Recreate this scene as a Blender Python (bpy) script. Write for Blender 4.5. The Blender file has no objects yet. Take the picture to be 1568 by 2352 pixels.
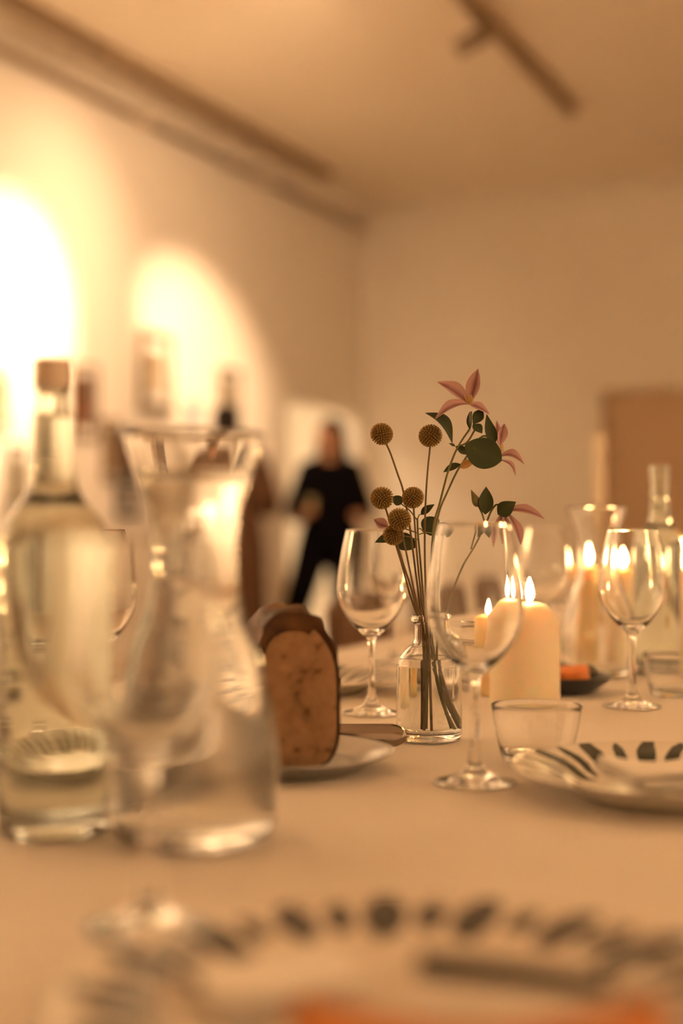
import bpy, bmesh, math, random
import numpy as np
from mathutils import Vector, Matrix, Quaternion

random.seed(7)
scene = bpy.context.scene
COL = scene.collection
PI = math.pi

# ------------------------------------------------------------------ camera
FPX, HX, HY, CAMZ = 3267.0, 784.0, 1200.0, 0.976       # focal length in pixels, horizon row, eye height
TABZ = 0.750
cam_data = bpy.data.cameras.new('camera')
cam = bpy.data.objects.new('camera', cam_data)
COL.objects.link(cam)
cam.location = (0, 0, CAMZ)
cam.rotation_euler = (PI / 2, 0, 0)
cam_data.sensor_fit = 'VERTICAL'
cam_data.sensor_height = 36.0
cam_data.sensor_width = 24.0
cam_data.lens = FPX * 36.0 / 2352.0
cam_data.shift_y = 24.0 / 2352.0
cam_data.clip_start = 0.02
cam_data.dof.use_dof = True
cam_data.dof.focus_distance = 1.49
cam_data.dof.aperture_fstop = 1.75
scene.camera = cam

# ------------------------------------------------------------------ world, view, light settings
world = bpy.data.worlds.new('world')
scene.world = world
world.use_nodes = True
world.node_tree.nodes['Background'].inputs[0].default_value = (1.0, 0.62, 0.32, 1)
world.node_tree.nodes['Background'].inputs[1].default_value = 0.0
vs = scene.view_settings
vs.view_transform = 'Standard'
vs.look = 'None'
vs.gamma = 1.0
vs.use_curve_mapping = False
vs.exposure = 0.92
SPOT_COL = (1.0, 0.66, 0.375)
SPOT_W = 330.0
FLAME_STRENGTH = 46.0
FLAME_COL = (1.0, 0.60, 0.24)
cy = scene.cycles
cy.max_bounces = 14
cy.diffuse_bounces = 5
cy.glossy_bounces = 5
cy.transmission_bounces = 14
cy.use_light_tree = False
cy.use_adaptive_sampling = True
cy.adaptive_threshold = 0.05
cy.transparent_max_bounces = 16
cy.sample_clamp_indirect = 24.0
cy.blur_glossy = 0.6
cy.use_denoising = True

# ------------------------------------------------------------------ room frame: x away from us along the picture wall, y out through that wall
ANG = math.radians(66.6)
DX = Vector((math.cos(ANG), math.sin(ANG)))
EY = Vector((-math.sin(ANG), math.cos(ANG)))
CORNER = Vector((0.19, 12.0))
CEIL = 3.60

def room(lx, ly, z):
    p = CORNER + DX * lx + EY * ly
    return Vector((p.x, p.y, z))

def at(px, py, Y):
    return Vector(((px - HX) / FPX * Y, Y, CAMZ - (py - HY) / FPX * Y))

def on_table(px, Y):
    return Vector(((px - HX) / FPX * Y, Y, TABZ + 0.0012))

def wall_hit(px, py):
    k = (px - HX) / FPX
    # (CORNER + lx*DX).x = k * (CORNER + lx*DX).y
    lx = (k * CORNER.y - CORNER.x) / (DX.x - k * DX.y)
    Y = CORNER.y + lx * DX.y
    return lx, CAMZ - (py - HY) / FPX * Y

# ------------------------------------------------------------------ materials
def new_mat(name):
    m = bpy.data.materials.new(name)
    m.use_nodes = True
    nt = m.node_tree
    return m, nt, nt.nodes['Principled BSDF']

def link(nt, a, b):
    nt.links.new(a, b)

def mat(name, col, rough=0.5, metal=0.0, var=0.0, var_scale=20.0, bump=0.0, bump_scale=200.0, spec=0.5, sub=0.0, sub_r=(1, .6, .3), sub_scale=0.02, trans=0.0):
    m, nt, b = new_mat(name)
    b.inputs['Base Color'].default_value = (*col, 1)
    b.inputs['Roughness'].default_value = rough
    b.inputs['Metallic'].default_value = metal
    b.inputs['Specular IOR Level'].default_value = spec
    if sub:
        b.inputs['Subsurface Weight'].default_value = sub
        b.inputs['Subsurface Radius'].default_value = sub_r
        b.inputs['Subsurface Scale'].default_value = sub_scale
    tc = nt.nodes.new('ShaderNodeTexCoord')
    if var:
        n = nt.nodes.new('ShaderNodeTexNoise')
        n.inputs['Scale'].default_value = var_scale
        n.inputs['Detail'].default_value = 4
        link(nt, tc.outputs['Object'], n.inputs['Vector'])
        mx = nt.nodes.new('ShaderNodeMix')
        mx.data_type = 'RGBA'
        mx.inputs[6].default_value = (*[c * (1 - var) for c in col], 1)
        mx.inputs[7].default_value = (*[min(1, c * (1 + var)) for c in col], 1)
        link(nt, n.outputs['Fac'], mx.inputs[0])
        link(nt, mx.outputs[2], b.inputs['Base Color'])
    if bump:
        n2 = nt.nodes.new('ShaderNodeTexNoise')
        n2.inputs['Scale'].default_value = bump_scale
        n2.inputs['Detail'].default_value = 3
        link(nt, tc.outputs['Object'], n2.inputs['Vector'])
        bp = nt.nodes.new('ShaderNodeBump')
        bp.inputs['Strength'].default_value = bump
        bp.inputs['Distance'].default_value = 0.002
        link(nt, n2.outputs['Fac'], bp.inputs['Height'])
        link(nt, bp.outputs['Normal'], b.inputs['Normal'])
    return m

def glass(name, col=(1, 1, 1), ior=1.5, rough=0.0):
    m, nt, b = new_mat(name)
    b.inputs['Base Color'].default_value = (*col, 1)
    b.inputs['Roughness'].default_value = rough
    b.inputs['IOR'].default_value = ior
    b.inputs['Transmission Weight'].default_value = 1.0
    return m

def emit(name, col, strength):
    m, nt, b = new_mat(name)
    b.inputs['Base Color'].default_value = (0, 0, 0, 1)
    b.inputs['Emission Color'].default_value = (*col, 1)
    b.inputs['Emission Strength'].default_value = strength
    return m

M = {}
M['wall'] = mat('wall_paint', (.84, .78, .69), .75, var=.02, var_scale=3, bump=.05, bump_scale=60)
M['ceiling'] = mat('ceiling_paint', (.86, .77, .64), .8, var=.02, var_scale=2)
M['trim'] = mat('trim_paint', (.70, .56, .42), .6, var=.03, var_scale=4)
M['door'] = mat('door_paint', (.62, .44, .28), .5, var=.03, var_scale=6)
M['floor'] = mat('floor_boards', (.42, .29, .18), .45, var=.2, var_scale=8, bump=.1, bump_scale=40)
M['track'] = mat('track_metal', (.36, .26, .16), .5, .2, var=.05)
M['lamp_body'] = mat('lamp_body_paint', (.20, .14, .09), .45, .1, var=.04)
M['lens'] = emit('lamp_lens', SPOT_COL, 25.0)
M['lens'].cycles.emission_sampling = 'NONE'
M['glass'] = glass('clear_glass', (1, 1, .99), 1.50)
M['glass_green'] = glass('greenish_bottle_glass', (.95, .99, .95), 1.50)
M['water'] = glass('water', (.99, 1, .99), 1.33)
M['wax'] = mat('ivory_wax', (.90, .78, .56), .42, var=.03, var_scale=15, sub=.6, sub_r=(1, .55, .25), sub_scale=.03)
M['wax_yellow'] = mat('beeswax', (.88, .68, .36), .42, var=.04, var_scale=15, sub=.6, sub_r=(1, .5, .2), sub_scale=.03)
M['wax_white'] = mat('white_taper_wax', (.74, .64, .50), .5, var=.03)
M['wick'] = mat('charred_wick', (.03, .02, .015), .9, var=.1)
M['flame'] = emit('flame', FLAME_COL, FLAME_STRENGTH)
M['china'] = mat('white_china', (.84, .80, .73), .22, var=.02, var_scale=10)
M['steel'] = mat('brushed_steel', (.72, .68, .62), .24, 1.0, var=.05, var_scale=30)
M['dark_steel'] = mat('worn_knife_steel', (.30, .25, .21), .14, 1.0, var=.1, var_scale=40)
M['pewter'] = mat('pewter', (.50, .50, .50), .22, 1.0, var=.08, var_scale=25)
M['slate'] = mat('dark_glaze', (.045, .050, .062), .3, var=.15, var_scale=30)
M['orange_food'] = mat('orange_salmon', (.85, .25, .06), .3, var=.25, var_scale=60, bump=.3, bump_scale=90, sub=.2, sub_scale=.01)
M['olive_food'] = mat('dark_roasted_leaf', (.10, .075, .03), .35, var=.3, var_scale=60)
M['linen'] = mat('white_linen_napkin', (.86, .80, .72), .85, var=.03, var_scale=12, bump=.25, bump_scale=700)
M['terracotta'] = mat('terracotta_napkin', (.55, .20, .055), .85, var=.08, var_scale=14, bump=.25, bump_scale=700)
M['dark_handle'] = mat('dark_cutlery_handle', (.045, .04, .03), .4, var=.1)
M['chair_wood'] = mat('reddish_brown_wood', (.17, .085, .045), .4, var=.2, var_scale=12)
M['table_wood'] = mat('table_wood', (.35, .22, .12), .5, var=.15, var_scale=10)
M['stem_brown'] = mat('brown_green_stem', (.17, .10, .035), .55, var=.25, var_scale=70)
M['stem_green'] = mat('green_stem', (.16, .15, .05), .55, var=.25, var_scale=70)
M['bud'] = mat('green_bud', (.16, .14, .055), .55, var=.25, var_scale=120)
M['stamen'] = mat('cream_stamen', (.70, .48, .20), .6, var=.15, var_scale=90)
M['dry'] = mat('dried_papery_leaf', (.62, .38, .14), .6, var=.25, var_scale=150)
M['cap'] = mat('tan_metal_cap', (.60, .48, .38), .38, .35, var=.05)
M['skin'] = mat('skin', (.55, .27, .15), .5, var=.08, sub=.1, sub_scale=.01)
M['black_cloth'] = mat('black_cloth', (.004, .003, .004), .9, var=.2, var_scale=40, spec=.08)
M['brown_cloth'] = mat('brown_cloth', (.10, .045, .02), .85, var=.2, var_scale=30)
M['dark_hair'] = mat('dark_brown_hair', (.014, .008, .005), .6, var=.3, var_scale=60, spec=.2)
M['brass'] = mat('dull_brass', (.55, .38, .15), .35, 1.0, var=.05)

def cloth_mat():
    m, nt, b = new_mat('white_tablecloth')
    b.inputs['Roughness'].default_value = .9
    b.inputs['Sheen Weight'].default_value = .15
    tc = nt.nodes.new('ShaderNodeTexCoord')
    n = nt.nodes.new('ShaderNodeTexNoise'); n.inputs['Scale'].default_value = 5
    link(nt, tc.outputs['Object'], n.inputs['Vector'])
    mx = nt.nodes.new('ShaderNodeMix'); mx.data_type = 'RGBA'
    mx.inputs[6].default_value = (.72, .64, .55, 1)
    mx.inputs[7].default_value = (.78, .70, .61, 1)
    link(nt, n.outputs['Fac'], mx.inputs[0])
    link(nt, mx.outputs[2], b.inputs['Base Color'])
    w = nt.nodes.new('ShaderNodeTexWave'); w.inputs['Scale'].default_value = 400
    w2 = nt.nodes.new('ShaderNodeTexWave'); w2.bands_direction = 'Y'; w2.inputs['Scale'].default_value = 400
    link(nt, tc.outputs['Object'], w.inputs['Vector']); link(nt, tc.outputs['Object'], w2.inputs['Vector'])
    ad = nt.nodes.new('ShaderNodeMath'); link(nt, w.outputs['Fac'], ad.inputs[0]); link(nt, w2.outputs['Fac'], ad.inputs[1])
    bp = nt.nodes.new('ShaderNodeBump'); bp.inputs['Strength'].default_value = .15; bp.inputs['Distance'].default_value = .0006
    link(nt, ad.outputs[0], bp.inputs['Height']); link(nt, bp.outputs['Normal'], b.inputs['Normal'])
    return m
M['cloth'] = cloth_mat()

def painted_plate(name, n_strokes, r0, half_len, half_w, swirl, ink, base):
    """china with dark brush strokes painted radially round the rim"""
    m, nt, b = new_mat(name)
    b.inputs['Roughness'].default_value = .22
    N = nt.nodes
    def math_(op, a, c=None, d=None):
        k = N.new('ShaderNodeMath'); k.operation = op
        for i, v in enumerate((a, c, d)):
            if v is None: continue
            if isinstance(v, (int, float)): k.inputs[i].default_value = v
            else: link(nt, v, k.inputs[i])
        return k.outputs[0]
    tc = N.new('ShaderNodeTexCoord')
    sx = N.new('ShaderNodeSeparateXYZ'); link(nt, tc.outputs['Object'], sx.inputs[0])
    x, y = sx.outputs[0], sx.outputs[1]
    r = math_('SQRT', math_('ADD', math_('MULTIPLY', x, x), math_('MULTIPLY', y, y)))
    a = math_('MULTIPLY', math_('ARCTAN2', y, x), n_strokes / (2 * PI))
    dr = math_('SUBTRACT', r, r0)
    a = math_('ADD', a, math_('MULTIPLY', dr, swirl))
    a = math_('ADD', a, 200.5)
    cell = math_('FLOOR', a)
    f = math_('SUBTRACT', math_('FRACT', a), .5)
    wn = N.new('ShaderNodeTexWhiteNoise'); wn.noise_dimensions = '1D'; link(nt, cell, wn.inputs['W'])
    odd = math_('MODULO', cell, 2.0)
    size = math_('ADD', math_('MULTIPLY', odd, .35), math_('MULTIPLY_ADD', wn.outputs['Value'], .35, .55))
    u = math_('DIVIDE', math_('MULTIPLY', math_('MULTIPLY', f, r), 2 * PI / n_strokes), math_('MULTIPLY', size, half_w))
    v = math_('DIVIDE', dr, math_('MULTIPLY', size, half_len))
    e = math_('ADD', math_('MULTIPLY', u, u), math_('MULTIPLY', v, v))
    ns = N.new('ShaderNodeTexNoise'); ns.inputs['Scale'].default_value = 120
    link(nt, tc.outputs['Object'], ns.inputs['Vector'])
    e = math_('ADD', e, math_('MULTIPLY_ADD', ns.outputs['Fac'], .7, -.35))
    sn = N.new('ShaderNodeSeparateXYZ'); link(nt, tc.outputs['Normal'], sn.inputs[0])
    e = math_('ADD', e, math_('MULTIPLY', math_('LESS_THAN', sn.outputs[2], 0.0), 5.0))
    rp = N.new('ShaderNodeValToRGB')
    rp.color_ramp.elements[0].position = .75; rp.color_ramp.elements[0].color = (*ink, 1)
    rp.color_ramp.elements[1].position = 1.0; rp.color_ramp.elements[1].color = (*base, 1)
    link(nt, e, rp.inputs[0])
    link(nt, rp.outputs['Color'], b.inputs['Base Color'])
    return m
M['plate_big'] = painted_plate('hand_painted_china', 34, .131, .023, 0.0110, 5.0, (.050, .050, .048), (.76, .67, .57))
M['plate_leaf'] = painted_plate('leaf_painted_china', 26, .100, .036, .0085, 8.0, (.018, .032, .024), (.84, .77, .67))

def petal_mat(name, edge, mid, rough=.55, trans=.25, width=.16):
    m, nt, b = new_mat(name)
    N = nt.nodes
    uv = N.new('ShaderNodeUVMap')
    sx = N.new('ShaderNodeSeparateXYZ'); link(nt, uv.outputs[0], sx.inputs[0])
    s = N.new('ShaderNodeMath'); s.operation = 'SUBTRACT'; s.inputs[1].default_value = .5; link(nt, sx.outputs[0], s.inputs[0])
    a = N.new('ShaderNodeMath'); a.operation = 'ABSOLUTE'; link(nt, s.outputs[0], a.inputs[0])
    ns = N.new('ShaderNodeTexNoise'); ns.inputs['Scale'].default_value = 90
    tc = N.new('ShaderNodeTexCoord'); link(nt, tc.outputs['Object'], ns.inputs['Vector'])
    ad = N.new('ShaderNodeMath'); ad.operation = 'MULTIPLY_ADD'; ad.inputs[1].default_value = .16
    link(nt, ns.outputs['Fac'], ad.inputs[0]); link(nt, a.outputs[0], ad.inputs[2])
    rp = N.new('ShaderNodeValToRGB')
    rp.color_ramp.elements[0].position = .06; rp.color_ramp.elements[0].color = (*mid, 1)
    rp.color_ramp.elements[1].position = width + .2; rp.color_ramp.elements[1].color = (*edge, 1)
    link(nt, ad.outputs[0], rp.inputs[0])
    link(nt, rp.outputs['Color'], b.inputs['Base Color'])
    b.inputs['Roughness'].default_value = rough
    if trans:
        tr = N.new('ShaderNodeBsdfTranslucent'); link(nt, rp.outputs['Color'], tr.inputs['Color'])
        mx = N.new('ShaderNodeMixShader'); mx.inputs[0].default_value = trans
        link(nt, b.outputs[0], mx.inputs[1]); link(nt, tr.outputs[0], mx.inputs[2])
        link(nt, mx.outputs[0], N['Material Output'].inputs['Surface'])
    return m
M['petal'] = petal_mat('mauve_petal', (.64, .40, .37), (.25, .085, .10))
M['leaf'] = petal_mat('green_leaf', (.040, .060, .016), (.055, .074, .022), .6, .12)

def craspedia_mat():
    m, nt, b = new_mat('golden_florets')
    N = nt.nodes
    b.inputs['Roughness'].default_value = .8
    tc = N.new('ShaderNodeTexCoord')
    ln = N.new('ShaderNodeVectorMath'); ln.operation = 'LENGTH'; link(nt, tc.outputs['Object'], ln.inputs[0])
    rp = N.new('ShaderNodeValToRGB')      # shade of the gaps put into the colour: brown bases, golden tips
    rp.color_ramp.elements[0].position = .0095; rp.color_ramp.elements[0].color = (.09, .045, .010, 1)
    rp.color_ramp.elements[1].position = .0123; rp.color_ramp.elements[1].color = (.48, .31, .09, 1)
    link(nt, ln.outputs['Value'], rp.inputs[0]); link(nt, rp.outputs[0], b.inputs['Base Color'])
    return m
M['craspedia'] = craspedia_mat()

def bread_crumb_mat():
    m, nt, b = new_mat('bread_crumb')
    N = nt.nodes
    b.inputs['Roughness'].default_value = .9
    tc = N.new('ShaderNodeTexCoord')
    v = N.new('ShaderNodeTexNoise'); v.inputs['Scale'].default_value = 85; v.inputs['Detail'].default_value = 2
    link(nt, tc.outputs['Object'], v.inputs['Vector'])
    rp = N.new('ShaderNodeValToRGB')
    rp.color_ramp.elements[0].position = .27; rp.color_ramp.elements[0].color = (.17, .08, .035, 1)
    rp.color_ramp.elements[1].position = .43; rp.color_ramp.elements[1].color = (.34, .19, .10, 1)
    e = rp.color_ramp.elements.new(.8); e.color = (.42, .245, .135, 1)
    link(nt, v.outputs['Fac'], rp.inputs[0]); link(nt, rp.outputs[0], b.inputs['Base Color'])
    bp = N.new('ShaderNodeBump'); bp.inputs['Strength'].default_value = .8; bp.inputs['Distance'].default_value = .003
    link(nt, v.outputs['Fac'], bp.inputs['Height']); link(nt, bp.outputs['Normal'], b.inputs['Normal'])
    return m
M['crumb'] = bread_crumb_mat()

def crust_mat():
    m, nt, b = new_mat('bread_crust')
    N = nt.nodes
    b.inputs['Roughness'].default_value = .6
    tc = N.new('ShaderNodeTexCoord')
    v = N.new('ShaderNodeTexNoise'); v.inputs['Scale'].default_value = 28; v.inputs['Detail'].default_value = 5
    link(nt, tc.outputs['Object'], v.inputs['Vector'])
    rp = N.new('ShaderNodeValToRGB')
    rp.color_ramp.elements[0].position = .35; rp.color_ramp.elements[0].color = (.028, .012, .006, 1)
    rp.color_ramp.elements[1].position = .72; rp.color_ramp.elements[1].color = (.20, .085, .028, 1)
    link(nt, v.outputs['Fac'], rp.inputs[0]); link(nt, rp.outputs[0], b.inputs['Base Color'])
    bp = N.new('ShaderNodeBump'); bp.inputs['Strength'].default_value = .6; bp.inputs['Distance'].default_value = .004
    link(nt, v.outputs['Fac'], bp.inputs['Height']); link(nt, bp.outputs['Normal'], b.inputs['Normal'])
    return m
M['crust'] = crust_mat()

def print_mat(name, c0, c1, scale):
    m, nt, b = new_mat(name)
    N = nt.nodes
    b.inputs['Roughness'].default_value = .4
    tc = N.new('ShaderNodeTexCoord')
    v = N.new('ShaderNodeTexNoise'); v.inputs['Scale'].default_value = scale; v.inputs['Detail'].default_value = 2
    link(nt, tc.outputs['Object'], v.inputs['Vector'])
    rp = N.new('ShaderNodeValToRGB')
    rp.color_ramp.elements[0].position = .38; rp.color_ramp.elements[0].color = (*c0, 1)
    rp.color_ramp.elements[1].position = .62; rp.color_ramp.elements[1].color = (*c1, 1)
    link(nt, v.outputs['Fac'], rp.inputs[0]); link(nt, rp.outputs[0], b.inputs['Base Color'])
    return m

# ------------------------------------------------------------------ object helpers
def tag(o, label=None, cat=None, group=None, kind=None):
    if label: o['label'] = label
    if cat: o['category'] = cat
    if group: o['group'] = group
    if kind: o['kind'] = kind
    return o

def thing(name, label, cat, loc=(0, 0, 0), rotz=0.0, group=None):
    o = bpy.data.objects.new(name, None)
    o.empty_display_size = .05
    COL.objects.link(o)
    o.location = loc
    o.rotation_euler = (0, 0, rotz)
    return tag(o, label, cat, group)

def obj(name, data, material, parent=None, smooth=True, loc=None, rot=None):
    if isinstance(data, bmesh.types.BMesh):
        me = bpy.data.meshes.new(name)
        bmesh.ops.recalc_face_normals(data, faces=data.faces)
        data.to_mesh(me); data.free()
    else:
        me = data
    if material is not None and not me.materials:
        me.materials.append(material)
    if smooth:
        for p in me.polygons: p.use_smooth = True
    o = bpy.data.objects.new(name, me)
    COL.objects.link(o)
    if parent is not None: o.parent = parent
    if loc is not None: o.location = loc
    if rot is not None: o.rotation_euler = rot
    return o

def lathe(profile, seg=64, smooth_profile=0):
    """revolve (r,z) points; points with r==0 close onto the axis"""
    pts = [Vector((p[0], p[1])) for p in profile]
    for _ in range(smooth_profile):            # Chaikin, ends kept
        q = [pts[0]]
        for a, b in zip(pts[:-1], pts[1:]):
            q.append(a * .75 + b * .25); q.append(a * .25 + b * .75)
        q.append(pts[-1]); pts = q
    bm = bmesh.new()
    rings = []
    for p in pts:
        if p.x < 1e-6:
            rings.append([bm.verts.new((0, 0, p.y))])
        else:
            rings.append([bm.verts.new((p.x * math.cos(2 * PI * i / seg), p.x * math.sin(2 * PI * i / seg), p.y)) for i in range(seg)])
    for a, b in zip(rings[:-1], rings[1:]):
        for i in range(seg):
            j = (i + 1) % seg
            if len(a) == 1 and len(b) == 1: continue
            if len(a) == 1: bm.faces.new((a[0], b[i], b[j]))
            elif len(b) == 1: bm.faces.new((a[i], b[0], a[j]))
            else: bm.faces.new((a[i], b[i], b[j], a[j]))
    return bm

def spline(pts, n=8):
    """Catmull-Rom through points"""
    P = [Vector(p) for p in pts]
    P = [P[0] * 2 - P[1]] + P + [P[-1] * 2 - P[-2]]
    out = []
    for i in range(1, len(P) - 2):
        for k in range(n):
            t = k / n
            a, b, c, d = P[i - 1], P[i], P[i + 1], P[i + 2]
            out.append(.5 * ((2 * b) + (c - a) * t + (2 * a - 5 * b + 4 * c - d) * t * t + (3 * b - a - 3 * c + d) * t ** 3))
    out.append(P[-2])
    return out

def tube(bm, pts, rad, seg=8, cap=True):
    pts = [Vector(p) for p in pts]
    n = len(pts)
    rads = [rad] * n if isinstance(rad, (int, float)) else [rad[0] + (rad[-1] - rad[0]) * i / (n - 1) for i in range(n)] if len(rad) != n else list(rad)
    tan = [(pts[min(i + 1, n - 1)] - pts[max(i - 1, 0)]).normalized() for i in range(n)]
    ref = Vector((0, 0, 1)) if abs(tan[0].z) < .9 else Vector((1, 0, 0))
    nrm = tan[0].cross(ref).normalized()
    rings = []
    for i in range(n):
        if i:
            q = tan[i - 1].rotation_difference(tan[i])
            nrm = (q @ nrm).normalized()
        bi = tan[i].cross(nrm)
        rings.append([bm.verts.new(pts[i] + (nrm * math.cos(2 * PI * k / seg) + bi * math.sin(2 * PI * k / seg)) * rads[i]) for k in range(seg)])
    for a, b in zip(rings[:-1], rings[1:]):
        for k in range(seg):
            j = (k + 1) % seg
            bm.faces.new((a[k], a[j], b[j], b[k]))
    if cap:
        bm.faces.new(rings[0][::-1]); bm.faces.new(rings[-1])
    return bm

def box(bm, x0, x1, y0, y1, z0, z1, bevel=0.0):
    v = [bm.verts.new(p) for p in ((x0, y0, z0), (x1, y0, z0), (x1, y1, z0), (x0, y1, z0), (x0, y0, z1), (x1, y0, z1), (x1, y1, z1), (x0, y1, z1))]
    fs = [bm.faces.new([v[i] for i in f]) for f in ((3, 2, 1, 0), (4, 5, 6, 7), (0, 1, 5, 4), (1, 2, 6, 5), (2, 3, 7, 6), (3, 0, 4, 7))]
    if bevel:
        es = list({e for f in fs for e in f.edges})
        bmesh.ops.bevel(bm, geom=es, offset=bevel, segments=2, affect='EDGES', profile=.6)
    return bm

def struct(name, bm, m, parent=None, local=True, smooth=False):
    o = obj(name, bm, m, parent, smooth)
    if local and parent is None:
        o.location = (CORNER.x, CORNER.y, 0); o.rotation_euler = (0, 0, ANG)
    if parent is None: o['kind'] = 'structure'
    return o

def blade(bm, base, tip, width, normal, bow=.12, cup=.2, peak=.42, nl=10, nw=6, twist=0.0, uvl=None, wav=0.0, sharp=1.0):
    """one petal or leaf: a curved blade from base to tip with a given full width"""
    base, tip = Vector(base), Vector(tip)
    ax = tip - base; L = ax.length; ax.normalize()
    nrm = Vector(normal); nrm = (nrm - ax * nrm.dot(ax)).normalized()
    side = ax.cross(nrm).normalized()
    rows = []
    for i in range(nl + 1):
        t = i / nl
        w = (math.sin(PI * t ** (math.log(.5) / math.log(peak)))) ** sharp
        w = max(w, .03 if i < nl else .0) * width * .5
        q = Quaternion(ax, twist * t)
        s, n = q @ side, q @ nrm
        c = base + ax * L * t + n * (math.sin(PI * t) * bow * L)
        row = []
        for k in range(nw + 1):
            u = k / nw * 2 - 1
            z = cup * w * (u * u) + wav * width * math.sin(t * 17 + k * 1.7)
            row.append(bm.verts.new(c + s * u * w + n * z))
        rows.append(row)
    faces = []
    for i in range(nl):
        for k in range(nw):
            f = bm.faces.new((rows[i][k], rows[i][k + 1], rows[i + 1][k + 1], rows[i + 1][k]))
            if uvl is not None:
                for lp, (uu, vv) in zip(f.loops, ((k / nw, i / nl), ((k + 1) / nw, i / nl), ((k + 1) / nw, (i + 1) / nl), (k / nw, (i + 1) / nl))):
                    lp[uvl].uv = (uu, vv)
            faces.append(f)
    return faces

def blade_obj(name, m, parent, base, tip, width, normal, thick=.0005, **kw):
    bm = bmesh.new(); uvl = bm.loops.layers.uv.new('UVMap')
    blade(bm, base, tip, width, normal, uvl=uvl, **kw)
    o = obj(name, bm, m, parent)
    md = o.modifiers.new('solid', 'SOLIDIFY'); md.thickness = thick
    md = o.modifiers.new('sub', 'SUBSURF'); md.levels = 1; md.render_levels = 1
    return o

def remeshed(name, bm, voxel, smooth_iter=6):
    """fuse overlapping closed shapes into one continuous surface"""
    me = bpy.data.meshes.new(name + '_src'); bm.to_mesh(me); bm.free()
    o = bpy.data.objects.new(name + '_src', me); COL.objects.link(o)
    md = o.modifiers.new('r', 'REMESH'); md.mode = 'VOXEL'; md.voxel_size = voxel
    md = o.modifiers.new('s', 'SMOOTH'); md.iterations = smooth_iter; md.factor = .5
    dg = bpy.context.evaluated_depsgraph_get()
    out = bpy.data.meshes.new_from_object(o.evaluated_get(dg))
    out.name = name
    bpy.data.objects.remove(o); bpy.data.meshes.remove(me)
    return out

def ball(bm, c, r, seg=14):
    r = (r, r, r) if isinstance(r, (int, float)) else r
    bmesh.ops.create_uvsphere(bm, u_segments=seg, v_segments=max(6, seg // 2 + 2), radius=1, matrix=Matrix.Translation(c) @ Matrix.Diagonal((*r, 1)))

def limb(bm, pts, rads, seg=12):
    p = spline(pts, 5); n = len(p)
    rr = []
    for i in range(n):
        f = i / (n - 1) * (len(rads) - 1); k = min(int(f), len(rads) - 2)
        rr.append(rads[k] + (rads[k + 1] - rads[k]) * (f - k))
    tube(bm, p, rr, seg)
    ball(bm, p[0], rads[0]); ball(bm, p[-1], rads[-1])

# ================================================================== THE ROOM
bm = bmesh.new(); box(bm, -13, .3, -7, .0, -.2, 0); struct('floor', bm, M['floor'])
bm = bmesh.new(); box(bm, -13, .3, -7, .3, CEIL, CEIL + .2); struct('ceiling', bm, M['ceiling'])
DA, DB, DH = -1.50, -.10, 1.90                               # passage opening beside the far corner
bm = bmesh.new()
box(bm, -13, DA, 0, .18, 0, CEIL); box(bm, DA, DB, 0, .18, DH, CEIL); box(bm, DB, .3, 0, .18, 0, CEIL)
struct('wall_left', bm, M['wall'])
T0, T1, TH = 2.02, 3.05, 2.02
bm = bmesh.new()
box(bm, 0, .3, -T0, 0, 0, CEIL); box(bm, 0, .3, -T1, -T0, TH, CEIL); box(bm, 0, .3, -7, -T1, 0, CEIL)
struct('wall_back', bm, M['wall'])
bm = bmesh.new(); box(bm, -13, .3, -7.2, -7, 0, CEIL); struct('wall_right', bm, M['wall'])
bm = bmesh.new(); box(bm, -13.2, -13, -7.2, .3, 0, CEIL); struct('wall_behind', bm, M['wall'])
# small lit passage behind the opening
bm = bmesh.new()
box(bm, -3.2, 1.6, 2.2, 2.3, 0, 2.7); box(bm, 1.6, 1.7, .18, 2.3, 0, 2.7); box(bm, -3.3, -3.2, .18, 2.3, 0, 2.7)
box(bm, .3, 1.7, .0, .18, 0, 2.7); box(bm, -3.3, 1.7, .18, 2.3, 2.6, 2.7); box(bm, -3.3, 1.7, .0, 2.3, -.2, 0)
struct('wall_passage', bm, M['wall'])
# coves where walls meet the ceiling
def cove(name, x0, x1, along_x, depth=.20, drop=.18, n=8):
    bm = bmesh.new(); rows = []
    for i in range(n + 1):
        a = PI / 2 * i / n
        o, z = depth * (1 - math.cos(a)), CEIL - drop * (1 - math.sin(a))
        rows.append([bm.verts.new((x, -o, z) if along_x else (-o, x, z)) for x in (x0, x1)])
    top = [bm.verts.new((x, 0, CEIL) if along_x else (0, x, CEIL)) for x in (x0, x1)]
    for a, b in zip(rows[:-1], rows[1:]): bm.faces.new((a[0], a[1], b[1], b[0]))
    bm.faces.new((rows[-1][0], rows[-1][1], top[1], top[0])); bm.faces.new((top[0], top[1], rows[0][1], rows[0][0]))
    struct(name, bm, M['wall'], smooth=False)
cove('trim_1', -13, 0, True)
cove('trim_2', -7, 0, False, depth=.34, drop=.14)
# baseboards
bm = bmesh.new(); box(bm, -13, DA, -.02, 0, 0, .12); struct('baseboard_left', bm, M['trim'])
bm = bmesh.new(); box(bm, -.02, 0, -T0, 0, 0, .12); box(bm, -.02, 0, -7, -T1, 0, .12); struct('baseboard_back', bm, M['trim'])
# door in the back wall
d1 = struct('door_1', box(bmesh.new(), .10, .15, -T1, -T0, 0, TH), M['door'])
for z0, z1 in ((.2, .9), (1.05, 1.85)):
    bm = bmesh.new(); box(bm, .085, .10, -T1 + .14, -T0 - .14, z0, z1, .008); obj('door_panel', bm, M['door'], d1, False)
bm = bmesh.new(); tube(bm, [(.10, -T1 + .08, 1.02), (.05, -T1 + .08, 1.02), (.05, -T1 + .2, 1.02)], .009); obj('door_handle', bm, M['brass'], d1)
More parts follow.
